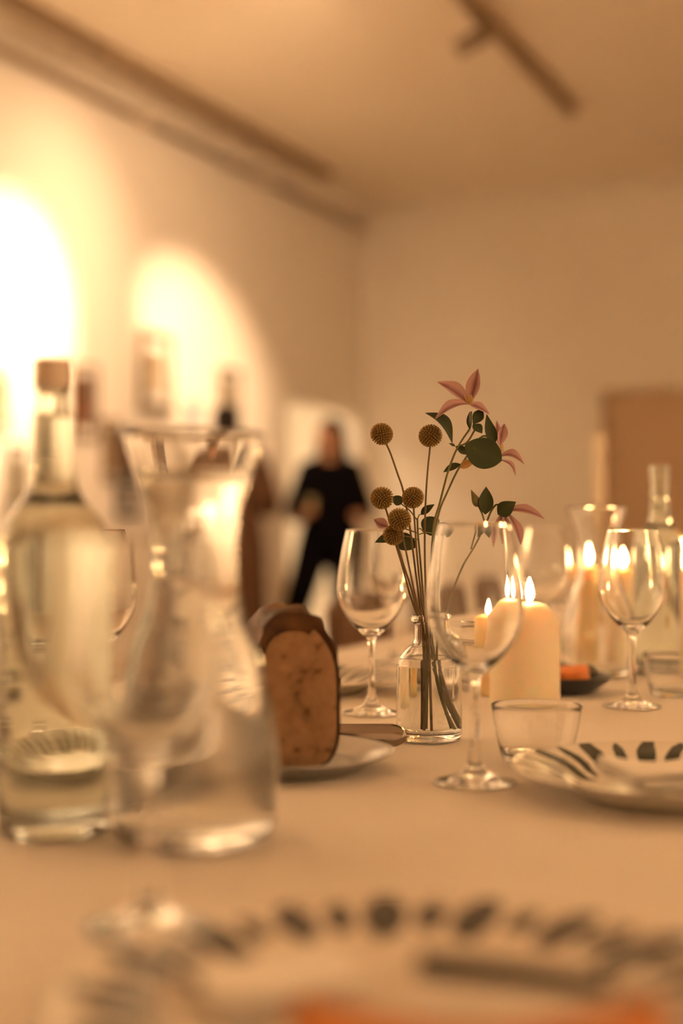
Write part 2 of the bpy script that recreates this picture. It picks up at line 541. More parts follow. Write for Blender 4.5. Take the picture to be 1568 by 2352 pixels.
# picture rail pipe on the left wall, with brackets
pipe = thing('wall_conduit', 'thin painted pipe running under the ceiling cove above the framed pictures', 'pipe', (CORNER.x, CORNER.y, 0), ANG)
bm = bmesh.new(); tube(bm, [(-12.9, -.035, 3.43), (-.06, -.035, 3.43)], .022, 10); obj('pipe_run', bm, M['track'], pipe)
for lx in (-5.6, -3.62, -1.95, -.12):
    bm = bmesh.new(); box(bm, lx - .04, lx + .04, -.07, 0, 3.395, 3.465, .006); obj('pipe_bracket', bm, M['trim'], pipe)

# ceiling tracks and spot lamps
def track(name, label, x0, x1, y, w=.035, h=.04):
    t = thing(name, label, 'lighting track', (CORNER.x, CORNER.y, 0), ANG)
    bm = bmesh.new()
    box(bm, x0, x1, y - w, y - w * .35, CEIL - h, CEIL); box(bm, x0, x1, y + w * .35, y + w, CEIL - h, CEIL); box(bm, x0, x1, y - w * .36, y + w * .36, CEIL - h * .55, CEIL)
    obj('track_rail', bm, M['track'], t, False)
    bm = bmesh.new(); box(bm, x1, x1 + .03, y - w * 1.05, y + w * 1.05, CEIL - h * 1.05, CEIL, .004); obj('end_cap', bm, M['track'], t, False)
track('lighting_track', 'dark ceiling lighting track hugging the cove above the framed pictures', -12.8, -1.40, -.27, .045, .05)
TRY = -2.35
track('lighting_track', 'dark ceiling lighting track over the room that carries the spot lamps', -12.8, -2.25, TRY, .03, .045)

def spot(lx, ly, target, label, power, size=62, spill=0.0):
    """track spot lamp aimed at a room-frame point"""
    p = room(lx, ly, CEIL - .045)
    t = thing('spot_lamp', label, 'spot lamp', p, 0, 'track spot lamps')
    tgt = room(*target)
    neck = Vector((0, 0, -.09))
    d = (tgt - (p + neck)).normalized()
    q = d.to_track_quat('-Z', 'Y')
    bm = bmesh.new(); tube(bm, [(0, 0, 0), (0, 0, -.09)], .012); box(bm, -.05, .05, -.016, .016, -.02, .0, .003)
    obj('mounting_arm', bm, M['lamp_body'], t)
    bm = lathe([(0, .06), (.038, .06), (.041, .05), (.041, -.14), (.036, -.14), (.035, -.12), (0, -.12)], 24)
    bd = obj('lamp_housing', bm, M['lamp_body'], t); bd.location = neck; bd.rotation_mode = 'QUATERNION'; bd.rotation_quaternion = q
    bm = lathe([(0, -.1215), (.0305, -.1215), (.0305, -.123), (0, -.123)], 24)
    obj('lens', bm, M['lens'], bd)
    L = bpy.data.lights.new('spot_light', 'SPOT'); L.energy = power; L.color = SPOT_COL
    L.spot_size = math.radians(size); L.spot_blend = 1.0; L.shadow_soft_size = .03
    lo = bpy.data.objects.new('spot_light', L); COL.objects.link(lo); lo.parent = bd; lo.location = (0, 0, -.142)
    if spill:                                  # the lamp's wider, softer halo round the beam
        L2 = bpy.data.lights.new('spot_light', 'SPOT'); L2.energy = power * spill; L2.color = SPOT_COL
        L2.spot_size = math.radians(78); L2.spot_blend = 1.0; L2.shadow_soft_size = .03
        l2 = bpy.data.objects.new('spot_light', L2); COL.objects.link(l2); l2.parent = bd; l2.location = (0, 0, -.142)
    return t
spot(-4.12, TRY, (-4.95, 0, 2.02), 'slim cylindrical spot lamp near the visible end of the ceiling track', SPOT_W * 2.8, 34, .15)
spot(-5.6, TRY, (-2.84, 0, 2.06), 'cylindrical spot lamp aimed at the wall beside the person in brown', SPOT_W * 3.1, 23, .14)
for lx in (-6.9, -8.7, -10.5):  # lamps added out of view to raise the room's ambient light
    spot(lx, TRY, (lx, 0, 2.2), 'added unseen cylindrical spot lamp washing the picture wall for room fill light', SPOT_W * 1.6, 70)
for lx in (-6.5, -9.0, -11.4):  # more unseen lamps, added to bounce fill off the opposite wall
    spot(lx, TRY, (lx - .3, -7, 2.1), 'added unseen cylindrical spot lamp facing the wall opposite the pictures for fill light', SPOT_W * 1.2, 70)
# round ceiling lamp in the passage
pl = thing('ceiling_lamp', 'small round ceiling lamp in the bright passage', 'lamp', room(-.6, 1.2, 2.6))
obj('lamp_shade', lathe([(0, -.07), (.08, -.065), (.13, -.04), (.14, 0), (0, 0)], 24), emit('passage_lamp_glow', (1.0, .74, .46), 110), pl)

# framed pictures on the left wall
def frame(px0, py0, px1, py1, label, fcol, c0, c1, mat_frac=.22, depth=.03, bar=.018, scale=6, matcol=(.82, .78, .72), off=None):
    lx0, _ = wall_hit(px0, (py0 + py1) / 2); lx1, _ = wall_hit(px1, (py0 + py1) / 2)
    cxp = (px0 + px1) / 2
    _, zt = wall_hit(cxp, py0); _, zb = wall_hit(cxp, py1)
    w, h = lx1 - lx0, zt - zb
    c = room((lx0 + lx1) / 2, -.001, (zt + zb) / 2)
    t = thing('picture_frame', label, 'picture', c, ANG, 'framed pictures on the wall')
    bm = bmesh.new()
    box(bm, -w / 2, w / 2, -depth, 0, h / 2 - bar, h / 2); box(bm, -w / 2, w / 2, -depth, 0, -h / 2, -h / 2 + bar)
    box(bm, -w / 2, -w / 2 + bar, -depth, 0, -h / 2 + bar, h / 2 - bar); box(bm, w / 2 - bar, w / 2, -depth, 0, -h / 2 + bar, h / 2 - bar)
    obj('frame_border', bm, mat('frame_' + label[:14], fcol, .4, var=.05), t, False)
    bm = bmesh.new(); box(bm, -w / 2 + bar, w / 2 - bar, -.012, -.002, -h / 2 + bar, h / 2 - bar)
    obj('mat_board', bm, mat('mat_board', matcol, .8, var=.02), t, False)
    iw, ih = (w - 2 * bar) * (1 - mat_frac) / 2, (h - 2 * bar) * (1 - mat_frac) / 2
    if off: ih0, ih1 = off[0] * h, off[1] * h
    else: ih0, ih1 = -ih, ih
    bm = bmesh.new(); box(bm, -iw, iw, -.015, -.0125, ih0, ih1)
    obj('print', bm, print_mat('print_' + label[:14], c0, c1, scale), t, False)
frame(316, 765, 390, 945, 'tall tan wooden picture frame hung highest, between the two light pools', (.16, .10, .045), (.16, .09, .035), (.50, .40, .26), .35, bar=.045)
frame(162, 838, 217, 1008, 'dark red-brown picture in a tan frame behind the capped bottle neck', (.22, .14, .07), (.035, .012, .006), (.20, .06, .02), .25)
frame(232, 962, 262, 1106, 'narrow tan wooden frame just beside the dark portrait print', (.22, .14, .07), (.15, .09, .045), (.36, .25, .14), .2)
frame(264, 1098, 315, 1190, 'small thin black frame with a small square picture, hung lowest', (.012, .007, .005), (.07, .04, .02), (.16, .10, .06), .42, bar=.030)
frame(266, 985, 306, 1092, 'dark portrait print in thin dark frame above the lowest frame', (.02, .012, .008), (.015, .008, .006), (.16, .06, .03), .1)
frame(418, 922, 460, 988, 'small blue and white print in a white frame', (.60, .54, .48), (.05, .08, .20), (.50, .50, .54), .25, scale=10)
frame(498, 846, 544, 968, 'grey-brown wooden picture frame behind the head of the person in brown', (.14, .10, .06), (.12, .085, .05), (.40, .33, .24), .3, bar=.04)
frame(-40, 845, 12, 1000, 'tan picture frame nearest the brightest light pool', (.30, .20, .11), (.30, .18, .10), (.5, .38, .26), .2)
frame(14, 1022, 56, 1190, 'olive green narrow picture frame hung below the brightest light pool', (.10, .085, .045), (.18, .15, .09), (.45, .38, .27), .3)

# ================================================================== TABLE
ROW = Vector((.03, .67))                                      # seat line on our side of the table
tang = ANG
tb = ROW + EY * .275                                          # table centre line
TL0, TL1, TW = -.95, 4.3, .50
t = thing('dining_table', 'long wooden banquet table hidden under the white tablecloth', 'table', (tb.x, tb.y, 0), tang)
bm = bmesh.new(); box(bm, TL0 + .02, TL1 - .02, -TW + .01, TW - .01, TABZ - .035, TABZ - .004, .004); obj('tabletop', bm, M['table_wood'], t, False)
for sx in (TL0 + .15, 1.2, 2.6, TL1 - .15):
    for sy in (-TW + .1, TW - .1):
        bm = bmesh.new(); box(bm, sx - .03, sx + .03, sy - .03, sy + .03, 0, TABZ - .036, .004); obj('leg', bm, M['table_wood'], t, False)
# tablecloth: a draped sheet with pressed fold lines
bm = bmesh.new()
xs = [TL0 - .0 + (TL1 - TL0) * i / 260 for i in range(261)]
ys = [-TW + 2 * TW * i / 60 for i in range(61)]
def cloth_z(x, y):
    z = .0006 * math.sin(x * 9 + y * 4) * math.sin(y * 13 - x * 3) * .5
    for cx in (.62, 1.24, 1.86, 2.48):
        z -= .0012 * math.exp(-((x - cx + .02 * math.sin(y * 6)) / .006) ** 2)
    for cyy in (-.16, .17):
        z -= .0012 * math.exp(-((y - cyy - .01 * math.sin(x * 3)) / .006) ** 2)
    return z
rows = []
for i, x in enumerate(xs):
    row = []
    for s, drop, out in ((-1, .30, .02), (-1, .15, .012), (-1, .03, .006)):
        wv = .006 * math.sin(x * 14) * drop / .3
        row.append(bm.verts.new((x, s * (TW + out + wv), TABZ - drop)))
    for y in ys: row.append(bm.verts.new((x, y, TABZ + cloth_z(x, y))))
    for s, drop, out in ((1, .03, .006), (1, .15, .012), (1, .30, .02)):
        wv = .006 * math.sin(x * 13 + 1) * drop / .3
        row.append(bm.verts.new((x, s * (TW + out + wv), TABZ - drop)))
    rows.append(row)
for a, b in zip(rows[:-1], rows[1:]):
    for k in range(len(a) - 1): bm.faces.new((a[k], b[k], b[k + 1], a[k + 1]))
co = obj('tablecloth', bm, M['cloth'], loc=(tb.x, tb.y, 0), rot=(0, 0, tang))
tag(co, 'white linen tablecloth with pressed fold lines covering the long table', 'tablecloth')
md = co.modifiers.new('solid', 'SOLIDIFY'); md.thickness = .0012; md.offset = -1

# chairs on the far side of the table
def chair(lx, label):
    c = tb + DX * lx + EY * .80
    t = thing('dining_chair', label, 'chair', (c.x, c.y, 0), tang, 'chairs along the far side of the table')
    bm = bmesh.new(); box(bm, -.21, .21, -.21, .20, .43, .46, .012); obj('seat', bm, M['chair_wood'], t, False)
    for sx in (-.18, .18):
        bm = bmesh.new(); tube(bm, [(sx, -.18, 0), (sx, -.175, .43)], [.013, .018]); obj('leg', bm, M['chair_wood'], t)
        bm = bmesh.new(); tube(bm, [(sx, .19, 0), (sx, .18, .44), (sx * .98, .23, .73)], [.014, .018, .013]); obj('leg', bm, M['chair_wood'], t)
    bm = bmesh.new()
    n = 10; R = []
    for i in range(n + 1):
        u = i / n * 2 - 1
        y = .235 + .03 * (1 - u * u)
        R.append([bm.verts.new(p) for p in ((u * .2, y - .009, .56), (u * .2, y + .009, .56), (u * .2, y + .019, .745 + .012 * (1 - u * u)), (u * .2, y + .002, .745 + .012 * (1 - u * u)))])
    for a, b in zip(R[:-1], R[1:]):
        for k in range(4): bm.faces.new((a[k], a[(k + 1) % 4], b[(k + 1) % 4], b[k]))
    bm.faces.new(R[0]); bm.faces.new(R[-1][::-1])
    obj('backrest', bm, M['chair_wood'], t, False)
chair(3.08, 'low-backed reddish brown wooden chair behind the first wine glass beside the bread')
chair(3.74, 'low-backed reddish brown wooden chair beyond the flower bottle')
chair(4.38, 'low-backed reddish brown wooden chair beyond the twin-wick pillar candle')

# ================================================================== GLASSWARE
def wine_profile():
    outer = [(0, 0), (.0340, 0), (.0352, .0008), (.0345, .0018), (.0230, .0045), (.0120, .0085), (.0065, .0150), (.0044, .0260), (.0038, .0420), (.0038, .0700), (.0042, .0820), (.0060, .0890), (.0120, .0945),
             (.0230, .1040), (.0325, .1170), (.0385, .1300), (.0410, .1430), (.0408, .1540), (.0390, .1700), (.0358, .1900), (.0322, .2070), (.0300, .2168)]
    rim = [(.0297, .2175), (.0292, .2168)]
    inner = [(.0313, .2070), (.0349, .1900), (.0380, .1700), (.0397, .1540), (.0398, .1430), (.0373, .1305), (.0312, .1182), (.0215, .1062), (.0110, .0990), (.0040, .0968), (0, .0962)]
    return outer + rim + inner
wine_me = None
def wine_glass(px, Y, label, scale=1.0):
    global wine_me
    if wine_me is None:
        bm = lathe(wine_profile(), 72, 1)
        o = obj('wine_glass', bm, M['glass']); wine_me = o.data
    else:
        o = bpy.data.objects.new('wine_glass', wine_me); COL.objects.link(o)
    o.location = on_table(px, Y); o.scale = (scale,) * 3
    return tag(o, label, 'wine glass', 'stemmed wine glasses on the table')
wine_glass(853, 1.675, 'empty wine glass standing between the bread and the flower bottle')
wine_glass(1090, 1.228, 'empty wine glass in front of the flower bottle, beside the low tumbler', 1.035)
wine_glass(1452, 1.734, 'empty wine glass in front of the flared carafe and uncapped bottle', 1.0)
wine_glass(340, .79, 'blurred empty wine glass in front of the full water carafe', 1.0)
wine_glass(1250, 2.22, 'empty wine glass directly behind the twin-wick pillar candle', 1.0)
wine_glass(905, 2.27, 'empty wine glass near the table edge behind the leaf-painted plate', 1.0)
wine_glass(222, 1.52, 'empty wine glass behind the capped water bottle', 1.0)

tum_me = None
def tumbler(px, Y, label, s=1.0):
    global tum_me
    if tum_me is None:
        bm = lathe([(0, .0015), (.024, .001), (.030, 0), (.0325, .002), (.0350, .012), (.0400, .036), (.0425, .0535), (.0421, .0543), (.0417, .0536), (.0391, .036), (.0340, .0125), (.030, .0065), (0, .0055)], 64, 1)
        o = obj('water_tumbler', bm, M['glass']); tum_me = o.data
    else:
        o = bpy.data.objects.new('water_tumbler', tum_me); COL.objects.link(o)
    o.location = on_table(px, Y); o.scale = (s,) * 3
    return tag(o, label, 'tumbler', 'low glass tumblers on the table')
tumbler(1232, 1.335, 'low empty glass tumbler between the stemmed glass and painted plate with white napkin', 1.0)
tumbler(1552, 1.85, 'low empty glass tumbler in front of the uncapped water bottle')
tumbler(1068, 1.95, 'low glass tumbler beside the short yellow candle', 1.45)
tumbler(693, 1.55, 'low glass tumbler mostly hidden behind the bread')

def vessel(outer, wall, floor_t, water_to, inset=.0):
    """closed glass profile from an outer profile, plus the liquid inside"""
    inner = []
    for i, (r, z) in enumerate(outer):
        if r <= 0: continue
        inner.append((max(r - wall, .002), z))
    inner = [p for p in inner if p[1] > floor_t]
    r_top, z_top = outer[-1]
    prof = outer + [(r_top - wall * .5, z_top + wall * .35)] + inner[::-1] + [(inner[0][0] * .92, floor_t), (0, floor_t * .9)]
    wat = [(0, floor_t * .88), (inner[0][0] * .92 + .0003, floor_t - .0003)]
    for r, z in inner:
        if z < water_to: wat.append((r + .0004, z))
    # interpolated radius at the surface
    for (r0, z0), (r1, z1) in zip(inner[:-1], inner[1:]):
        if z0 <= water_to <= z1:
            rr = r0 + (r1 - r0) * (water_to - z0) / (z1 - z0)
            wat.append((rr + .0004, water_to)); break
    wat += [(wat[-1][0] * .9, water_to - .0006), (0, water_to - .0006)]
    return prof, wat

def resample(prof, n=4):
    P = [Vector((p[0], 0, p[1])) for p in prof]
    return [(max(v.x, 0), v.z) for v in spline(P, n)]

# full carafe
car_out = [(.0500, .0035), (.0545, .006), (.0580, .0170), (.0602, .0445), (.0592, .0723), (.0540, .0998), (.0455, .1345), (.0375, .1549), (.0318, .1780), (.0304, .2000), (.0308, .2130), (.0332, .2337), (.0400, .2544), (.0475, .2760), (.0505, .2875)]
outer = [(0, .004), (.035, .003), (.046, 0), (.0485, .001)] + resample(car_out, 4)
prof, wat = vessel(outer, .0026, .011, .262)
t = thing('water_carafe', 'large flared glass carafe filled with water beside the capped bottle', 'carafe', on_table(446, 1.01))
obj('carafe_glass', lathe(prof, 80), M['glass'], t); obj('water', lathe(wat, 80), M['water'], t)
# smaller carafe by the candles
sc = .86
outer = [(r * sc * 1.02, z * sc) for r, z in outer]
prof, wat = vessel(outer, .0024, .010, .060)
t = thing('water_carafe', 'flared empty glass carafe in front of two lit candles', 'carafe', on_table(1370, 2.08))
obj('carafe_glass', lathe(prof, 72), M['glass'], t)

# capped water bottle
bot_out = [(.0395, .004), (.0402, .012), (.0402, .10), (.0402, .19), (.0400, .210), (.0372, .2235), (.0290, .2340), (.0215, .2430), (.0172, .2540), (.0150, .2700), (.0136, .3000), (.0128, .3230)]
outer = [(0, .008), (.022, .006), (.033, 0), (.037, .001)] + resample(bot_out, 4)
prof, wat = vessel(outer, .0024, .013, .304)
t = thing('water_bottle', 'tall water bottle with a tan screw cap standing beside the full carafe', 'bottle', on_table(122, 1.037))
obj('bottle_glass', lathe(prof, 72), M['glass_green'], t); obj('water', lathe(wat, 72), M['water'], t)
bm = bmesh.new()
seg = 96; rings = []
for r, z in ((.0139, .3235), (.0139, .3400), (.0134, .3430), (.0120, .3437)):
    rings.append([bm.verts.new(((r + (.00018 if (i // 2) % 2 else 0)) * math.cos(2 * PI * i / seg), (r + (.00018 if (i // 2) % 2 else 0)) * math.sin(2 * PI * i / seg), z)) for i in range(seg)])
for a, b in zip(rings[:-1], rings[1:]):
    for i in range(seg): bm.faces.new((a[i], a[(i + 1) % seg], b[(i + 1) % seg], b[i]))
bm.faces.new(rings[0][::-1]); bm.faces.new(rings[-1])
obj('screw_cap', bm, M['cap'], t, False)
# uncapped bottle behind the candles
sc = .905
bot2 = [(r * .98, z * sc) for r, z in bot_out[:-1]] + [(.0136, .2830), (.0138, .2900), (.0150, .2915), (.0152, .2960), (.0140, .2975), (.0140, .3000), (.0152, .3015), (.0153, .3070), (.0145, .3090)]
outer = [(0, .008), (.022, .006), (.033, 0), (.037, .001)] + resample(bot2, 3)
prof, wat = vessel(outer, .0024, .013, .262)
t = thing('water_bottle', 'uncapped clear water bottle with a ringed neck behind the low tumbler', 'bottle', on_table(1515, 2.12))
obj('bottle_glass', lathe(prof, 64), M['glass_green'], t); obj('water', lathe(wat, 64), M['water'], t)

# ================================================================== CANDLES
def flame_me(h, r):
    return lathe([(0, 0), (r * .55, h * .06), (r * .92, h * .2), (r, h * .33), (r * .84, h * .52), (r * .5, h * .74), (r * .2, h * .9), (0, h)], 12)
def candle(px, Y, r, h, label, wicks=((0, 0),), fh=.028, fr=.0058, m='wax', dome=.012, name='pillar_candle'):
    t = thing(name, label, 'candle', on_table(px, Y), 0, 'lit candles on the table')
    bm = lathe([(0, 0), (r * .97, 0), (r, .003), (r, h - dome * 1.35), (r * .985, h - dome * 1.1), (r * .90, h - dome * .78), (r * .60, h - dome * .15), (r * .38, h - .0006), (r * .25, h - .0022), (0, h - .003)], 56)
    obj('wax_body', bm, M[m], t)
    for wx, wy in wicks:
        rr = math.hypot(wx, wy)
        zb = h - .003 - (dome * .05 if rr > .3 * r else 0)
        bm = bmesh.new(); tube(bm, [(wx, wy, zb - .002), (wx + .0004, wy, zb + .004), (wx + .0012, wy, zb + .0075)], .0009, 6)
        w = obj('wick', bm, M['wick'], t)
        obj('flame', flame_me(fh, fr), M['flame'], t, loc=(wx + .0006, wy, zb + .0045))
    return t
candle(1205, 1.734, .0425, .1275, 'thick ivory pillar candle with two lit wicks', ((-.0095, .004), (.0045, -.004)), .029, .0052, dome=.020)
candle(1127, 1.86, .0220, .0975, 'short yellow candle tucked behind the thick twin-wick candle', fh=.020, fr=.0042, m='wax_yellow', dome=.004)
candle(1343, 2.26, .0200, .158, 'tall slim lit candle seen through the flared carafe', fh=.032, fr=.0078, m='wax_yellow', dome=.005)
candle(1424, 2.26, .0200, .151, 'tall slim lit candle seen through the wine glass bowl', fh=.032, fr=.0080, m='wax', dome=.005)
candle(1598, 2.02, .0220, .160, 'lit pillar candle beside the uncapped water bottle', fh=.030, fr=.0070, m='wax', dome=.006)
# unlit taper in a holder further down the table
t = thing('taper_candle', 'tall unlit white taper candle in a brass holder further down the table', 'candle', on_table(1376, 3.2))
obj('candle_holder', lathe([(0, 0), (.05, 0), (.05, .006), (.012, .012), (.009, .03), (.009, .06), (.017, .07), (.0185, .09), (.0145, .09), (.0145, .075), (0, .075)], 32), M['brass'], t)
obj('wax_body', lathe([(0, .076), (.0142, .076), (.0140, .30), (.0125, .415), (.006, .428), (0, .430)], 28), M['wax_white'], t)
bm = bmesh.new(); tube(bm, [(0, 0, .428), (.001, 0, .437)], .0009, 6); obj('wick', bm, M['wick'], t)

# ================================================================== PLATES, FOOD, NAPKINS
def plate_profile(R, h=.020, well=.60, t=.004):
    return [(0, .003), (R * well * .8, .003), (R * well * .86, 0), (R * well * .92, 0), (R * well, .0035), (R * .72, h * .62), (R * .97, h - .002), (R, h), (R * .995, h + .0012), (R * .96, h + .0004), (R * .73, h * .62 + t * .8), (R * well, .0035 + t), (R * well * .9, .0062), (0, .0060)]
def plate(px, Y, R, m, label, h=.020, cat='plate', name='dinner_plate', rot=0.0, group='painted dinner plates'):
    o = obj(name, lathe(plate_profile(R, h), 96, 1), M[m])
    o.location = on_table(px, Y); o.rotation_euler = (0, 0, rot)
    return tag(o, label, cat, group)
plate(968, .615, .158, 'plate_big', 'large plate ringed with dark brush marks holding an orange napkin', .022)
plate(1540, 1.17, .130, 'plate_leaf', 'plate with dark leaf strokes holding a white napkin', .024, rot=.35)
plate(708, 1.91, .128, 'plate_leaf', 'plate with dark leaf strokes behind the bread and its tumbler', .020, rot=.5)
plate(32, 1.29, .128, 'plate_leaf', 'plate with dark leaf strokes behind the capped bottle', .020, rot=.9)
plate(1124, 2.56, .125, 'plate_leaf', 'plate with dark leaf strokes beyond the short yellow candle', .020, rot=.2)

def napkin(name, label, c, rotz, w, d, layers, m, z0, sag=.004, puff=.004):
    t = thing(name, label, 'napkin', c, rotz)
    for k in range(layers):
        bm = bmesh.new(); n = 18; rows = []
        ww, dd = w * (1 - .02 * k), d * (1 - .05 * k)
        for i in range(n + 1):
            row = []
            for j in range(n + 1):
                u, v = i / n * 2 - 1, j / n * 2 - 1
                z = z0 + k * puff * .8 + puff * .5 * math.sin(u * 3 + k) * math.cos(v * 2.2 + k * .7) + sag * (u * u + v * v) * .5
                row.append(bm.verts.new((u * ww / 2 + .003 * math.sin(v * 4 + k), v * dd / 2 + .003 * math.sin(u * 3 + k * 2), z)))
            rows.append(row)
        for a, b in zip(rows[:-1], rows[1:]):
            for j in range(n): bm.faces.new((a[j], b[j], b[j + 1], a[j + 1]))
        o = obj('folded_layer', bm, M[m], t)
        md = o.modifiers.new('s', 'SOLIDIFY'); md.thickness = .0024; md.offset = 1
    return t
napkin('napkin', 'folded orange cloth napkin lying on the brush-marked plate', on_table(1120, .535), -.02, .15, .055, 3, 'terracotta', .0135, .012, .005)
napkin('napkin', 'folded white cloth napkin lying on the leaf-stroke plate by the tumbler', on_table(1572, 1.158), .25, .118, .085, 3, 'linen', .0135, .006, .005)
napkin('paper_card', 'small white paper slip lying on the brush-marked plate', on_table(640, .645), .5, .075, .05, 1, 'linen', .0165, .004, .003)

def dinner_knife(label, c, rotz, L=.2, hl=.085, z=0.0, tilt=0.0, name='dinner_knife', m='dark_handle', bw=.018):
    t = thing(name, label, 'knife', (c[0], c[1], c[2] + z), rotz)
    t.rotation_euler = (0, tilt, rotz)
    bm = bmesh.new(); tube(bm, spline([(-L / 2, 0, 0), (-L / 2 + hl * .5, 0, .0008), (-L / 2 + hl, 0, 0)], 6), [.0062, .0050], 12); obj('handle', bm, M[m], t)
    bm = bmesh.new()
    n = 12; up, lo = [], []
    for i in range(n + 1):
        u = i / n; x = -L / 2 + hl - .004 + (L - hl) * u
        wt = bw * .5; wb = -bw * .5 * (1 if u < .75 else math.cos((u - .75) / .25 * PI / 2) * .9 + .0) + (0 if u < .75 else bw * .45 * (1 - math.cos((u - .75) / .25 * PI / 2)))
        up.append((x, wt if u < .97 else wt * .8)); lo.append((x, wb))
    poly = up + lo[::-1]
    va = [bm.verts.new((x, y, .0009)) for x, y in poly]; vb = [bm.verts.new((x, y, -.0009)) for x, y in poly]
    bm.faces.new(va); bm.faces.new(vb[::-1])
    for i in range(len(poly)):
        j = (i + 1) % len(poly); bm.faces.new((va[i], vb[i], vb[j], va[j]))
    obj('blade', bm, M['steel'], t, False)
    return t
p = at(1110, 2262, .65)
dinner_knife('dark-handled knife resting across the brush-marked plate', (p.x + .050, p.y - .056, TABZ + .0310), PI + PI - .30, .17, .082, 0, .03)

# silvery bread plate with the loaf and broad knife
bp_loc = on_table(655, 1.304)
o = obj('bread_plate', lathe([(0, .002), (.062, .002), (.066, 0), (.070, 0), (.074, .003), (.086, .010), (.0995, .0155), (.1005, .0168), (.099, .0178), (.085, .0125), (.073, .0062), (.06, .0052), (0, .0050)], 96, 1), M['pewter'], loc=bp_loc)
tag(o, 'round silvery metal plate under the cut loaf', 'plate')

def loaf():
    c = at(684, 1790, 1.272)
    t = thing('bread_loaf', 'upright end of a dark-crusted loaf with its cut face showing', 'bread', (c.x, c.y, TABZ + .0066), -.10)
    n = 64
    def outline(k, grow=1.0):
        pts = []
        for i in range(n):
            a = 2 * PI * i / n
            # tall arch: flat foot, near-straight sides, domed top
            x = .0385 * math.copysign(abs(math.cos(a)) ** (.80 if math.sin(a) > 0 else .55), math.cos(a))
            z = .0695 + .0695 * math.copysign(abs(math.sin(a)) ** (.92 if math.sin(a) > 0 else .30), math.sin(a))
            x *= 1 - .10 * max(0, (.05 - z) / .05) + .02 * math.sin(z * 60)
            if z > .10: x -= (z - .10) * .10
            pts.append((x * grow, z * (1 if grow == 1 else grow)))
        return pts
    base = outline(0)
    bm = bmesh.new(); rings = []
    for y, g, sx, rdg in ((.002, .985, 0, 0), (0, 1.0, 0, 0), (.004, 1.015, -.001, 1), (.014, 1.03, -.004, 1), (.026, 1.01, -.009, .2), (.036, 1.045, -.013, 1), (.050, 1.01, -.018, .1), (.062, 1.03, -.023, 1), (.078, .96, -.028, .4), (.092, .82, -.033, .2), (.100, .55, -.036, 0), (.102, .2, -.037, 0)):
        ring = []
        for i, (x, z) in enumerate(base):
            gz = 1 + (g - 1) * (1 if z > .03 else 0)
            bmp = .0022 * rdg * math.sin(i * 1.3 + y * 90) * (1 if z > .09 else .3)
            ring.append(bm.verts.new((x * g + sx + bmp, y, (z * gz if g > .9 else .04 + (z - .04) * g) + bmp * .6 if z > .004 else max(0, (z if g > .9 else .04 + (z - .04) * g)))))
        rings.append(ring)
    for a, b in zip(rings[:-1], rings[1:]):
        for i in range(n): bm.faces.new((a[i], a[(i + 1) % n], b[(i + 1) % n], b[i]))
    bm.faces.new(rings[-1]); bm.faces.new(rings[0][::-1])
    obj('crust', bm, M['crust'], t)
    # cut face, slightly domed and set inside the crust
    bm = bmesh.new()
    prev = None
    for s, y in ((.93, .0012), (.90, -.0022), (.75, -.003), (.5, -.0032), (.25, -.003), (.02, -.003)):
        ring = [bm.verts.new((x * s, y + .0006 * math.sin(i * 2.1 + s * 9), .064 + (z - .064) * (s if z > .064 else min(1, s * 1.07)) - ((.0055 + (.007 if x < .012 else 0)) * s if z > .064 else 0))) for i, (x, z) in enumerate(base)]
        if prev:
            for i in range(n): bm.faces.new((prev[i], prev[(i + 1) % n], ring[(i + 1) % n], ring[i]))
        else:
            first = ring
        prev = ring
    bm.faces.new(prev); bm.faces.new(first[::-1])
    obj('crumb', bm, M['crumb'], t)
    return t
loaf()

# broad flat bread knife resting on the plate rim
k0, k1 = at(700, 1716, 1.40), at(934, 1722, 1.395)
c = (k0 + k1) / 2
t = thing('bread_knife', 'broad steel knife blade resting on the rim of the silvery plate', 'knife', (c.x, 1.419, TABZ + .0135), -.02)
t.rotation_euler = (math.radians(70), 0, -.02)
bm = bmesh.new(); rows = []
for i in range(25):
    x = -.050 + .1005 * i / 24
    hw = .0118 * (1 if i < 21 else math.sqrt(max(.12, 1 - ((i - 20) / 4.3) ** 2)))
    rows.append([bm.verts.new((x, hw * v, .0032 * (1 - v * v) + .0006 * math.sin(x * 70))) for v in (-1, -.75, -.5, -.25, 0, .25, .5, .75, 1)])
for a_, b_ in zip(rows[:-1], rows[1:]):
    for k in range(8): bm.faces.new((a_[k], b_[k], b_[k + 1], a_[k + 1]))
o = obj('blade', bm, M['dark_steel'], t)
md = o.modifiers.new('s', 'SOLIDIFY'); md.thickness = .0014
bm = bmesh.new(); tube(bm, [(-.140, 0, 0), (-.10, 0, .001), (-.048, 0, 0)], [.0085, .0068], 12); obj('handle', bm, M['dark_handle'], t)

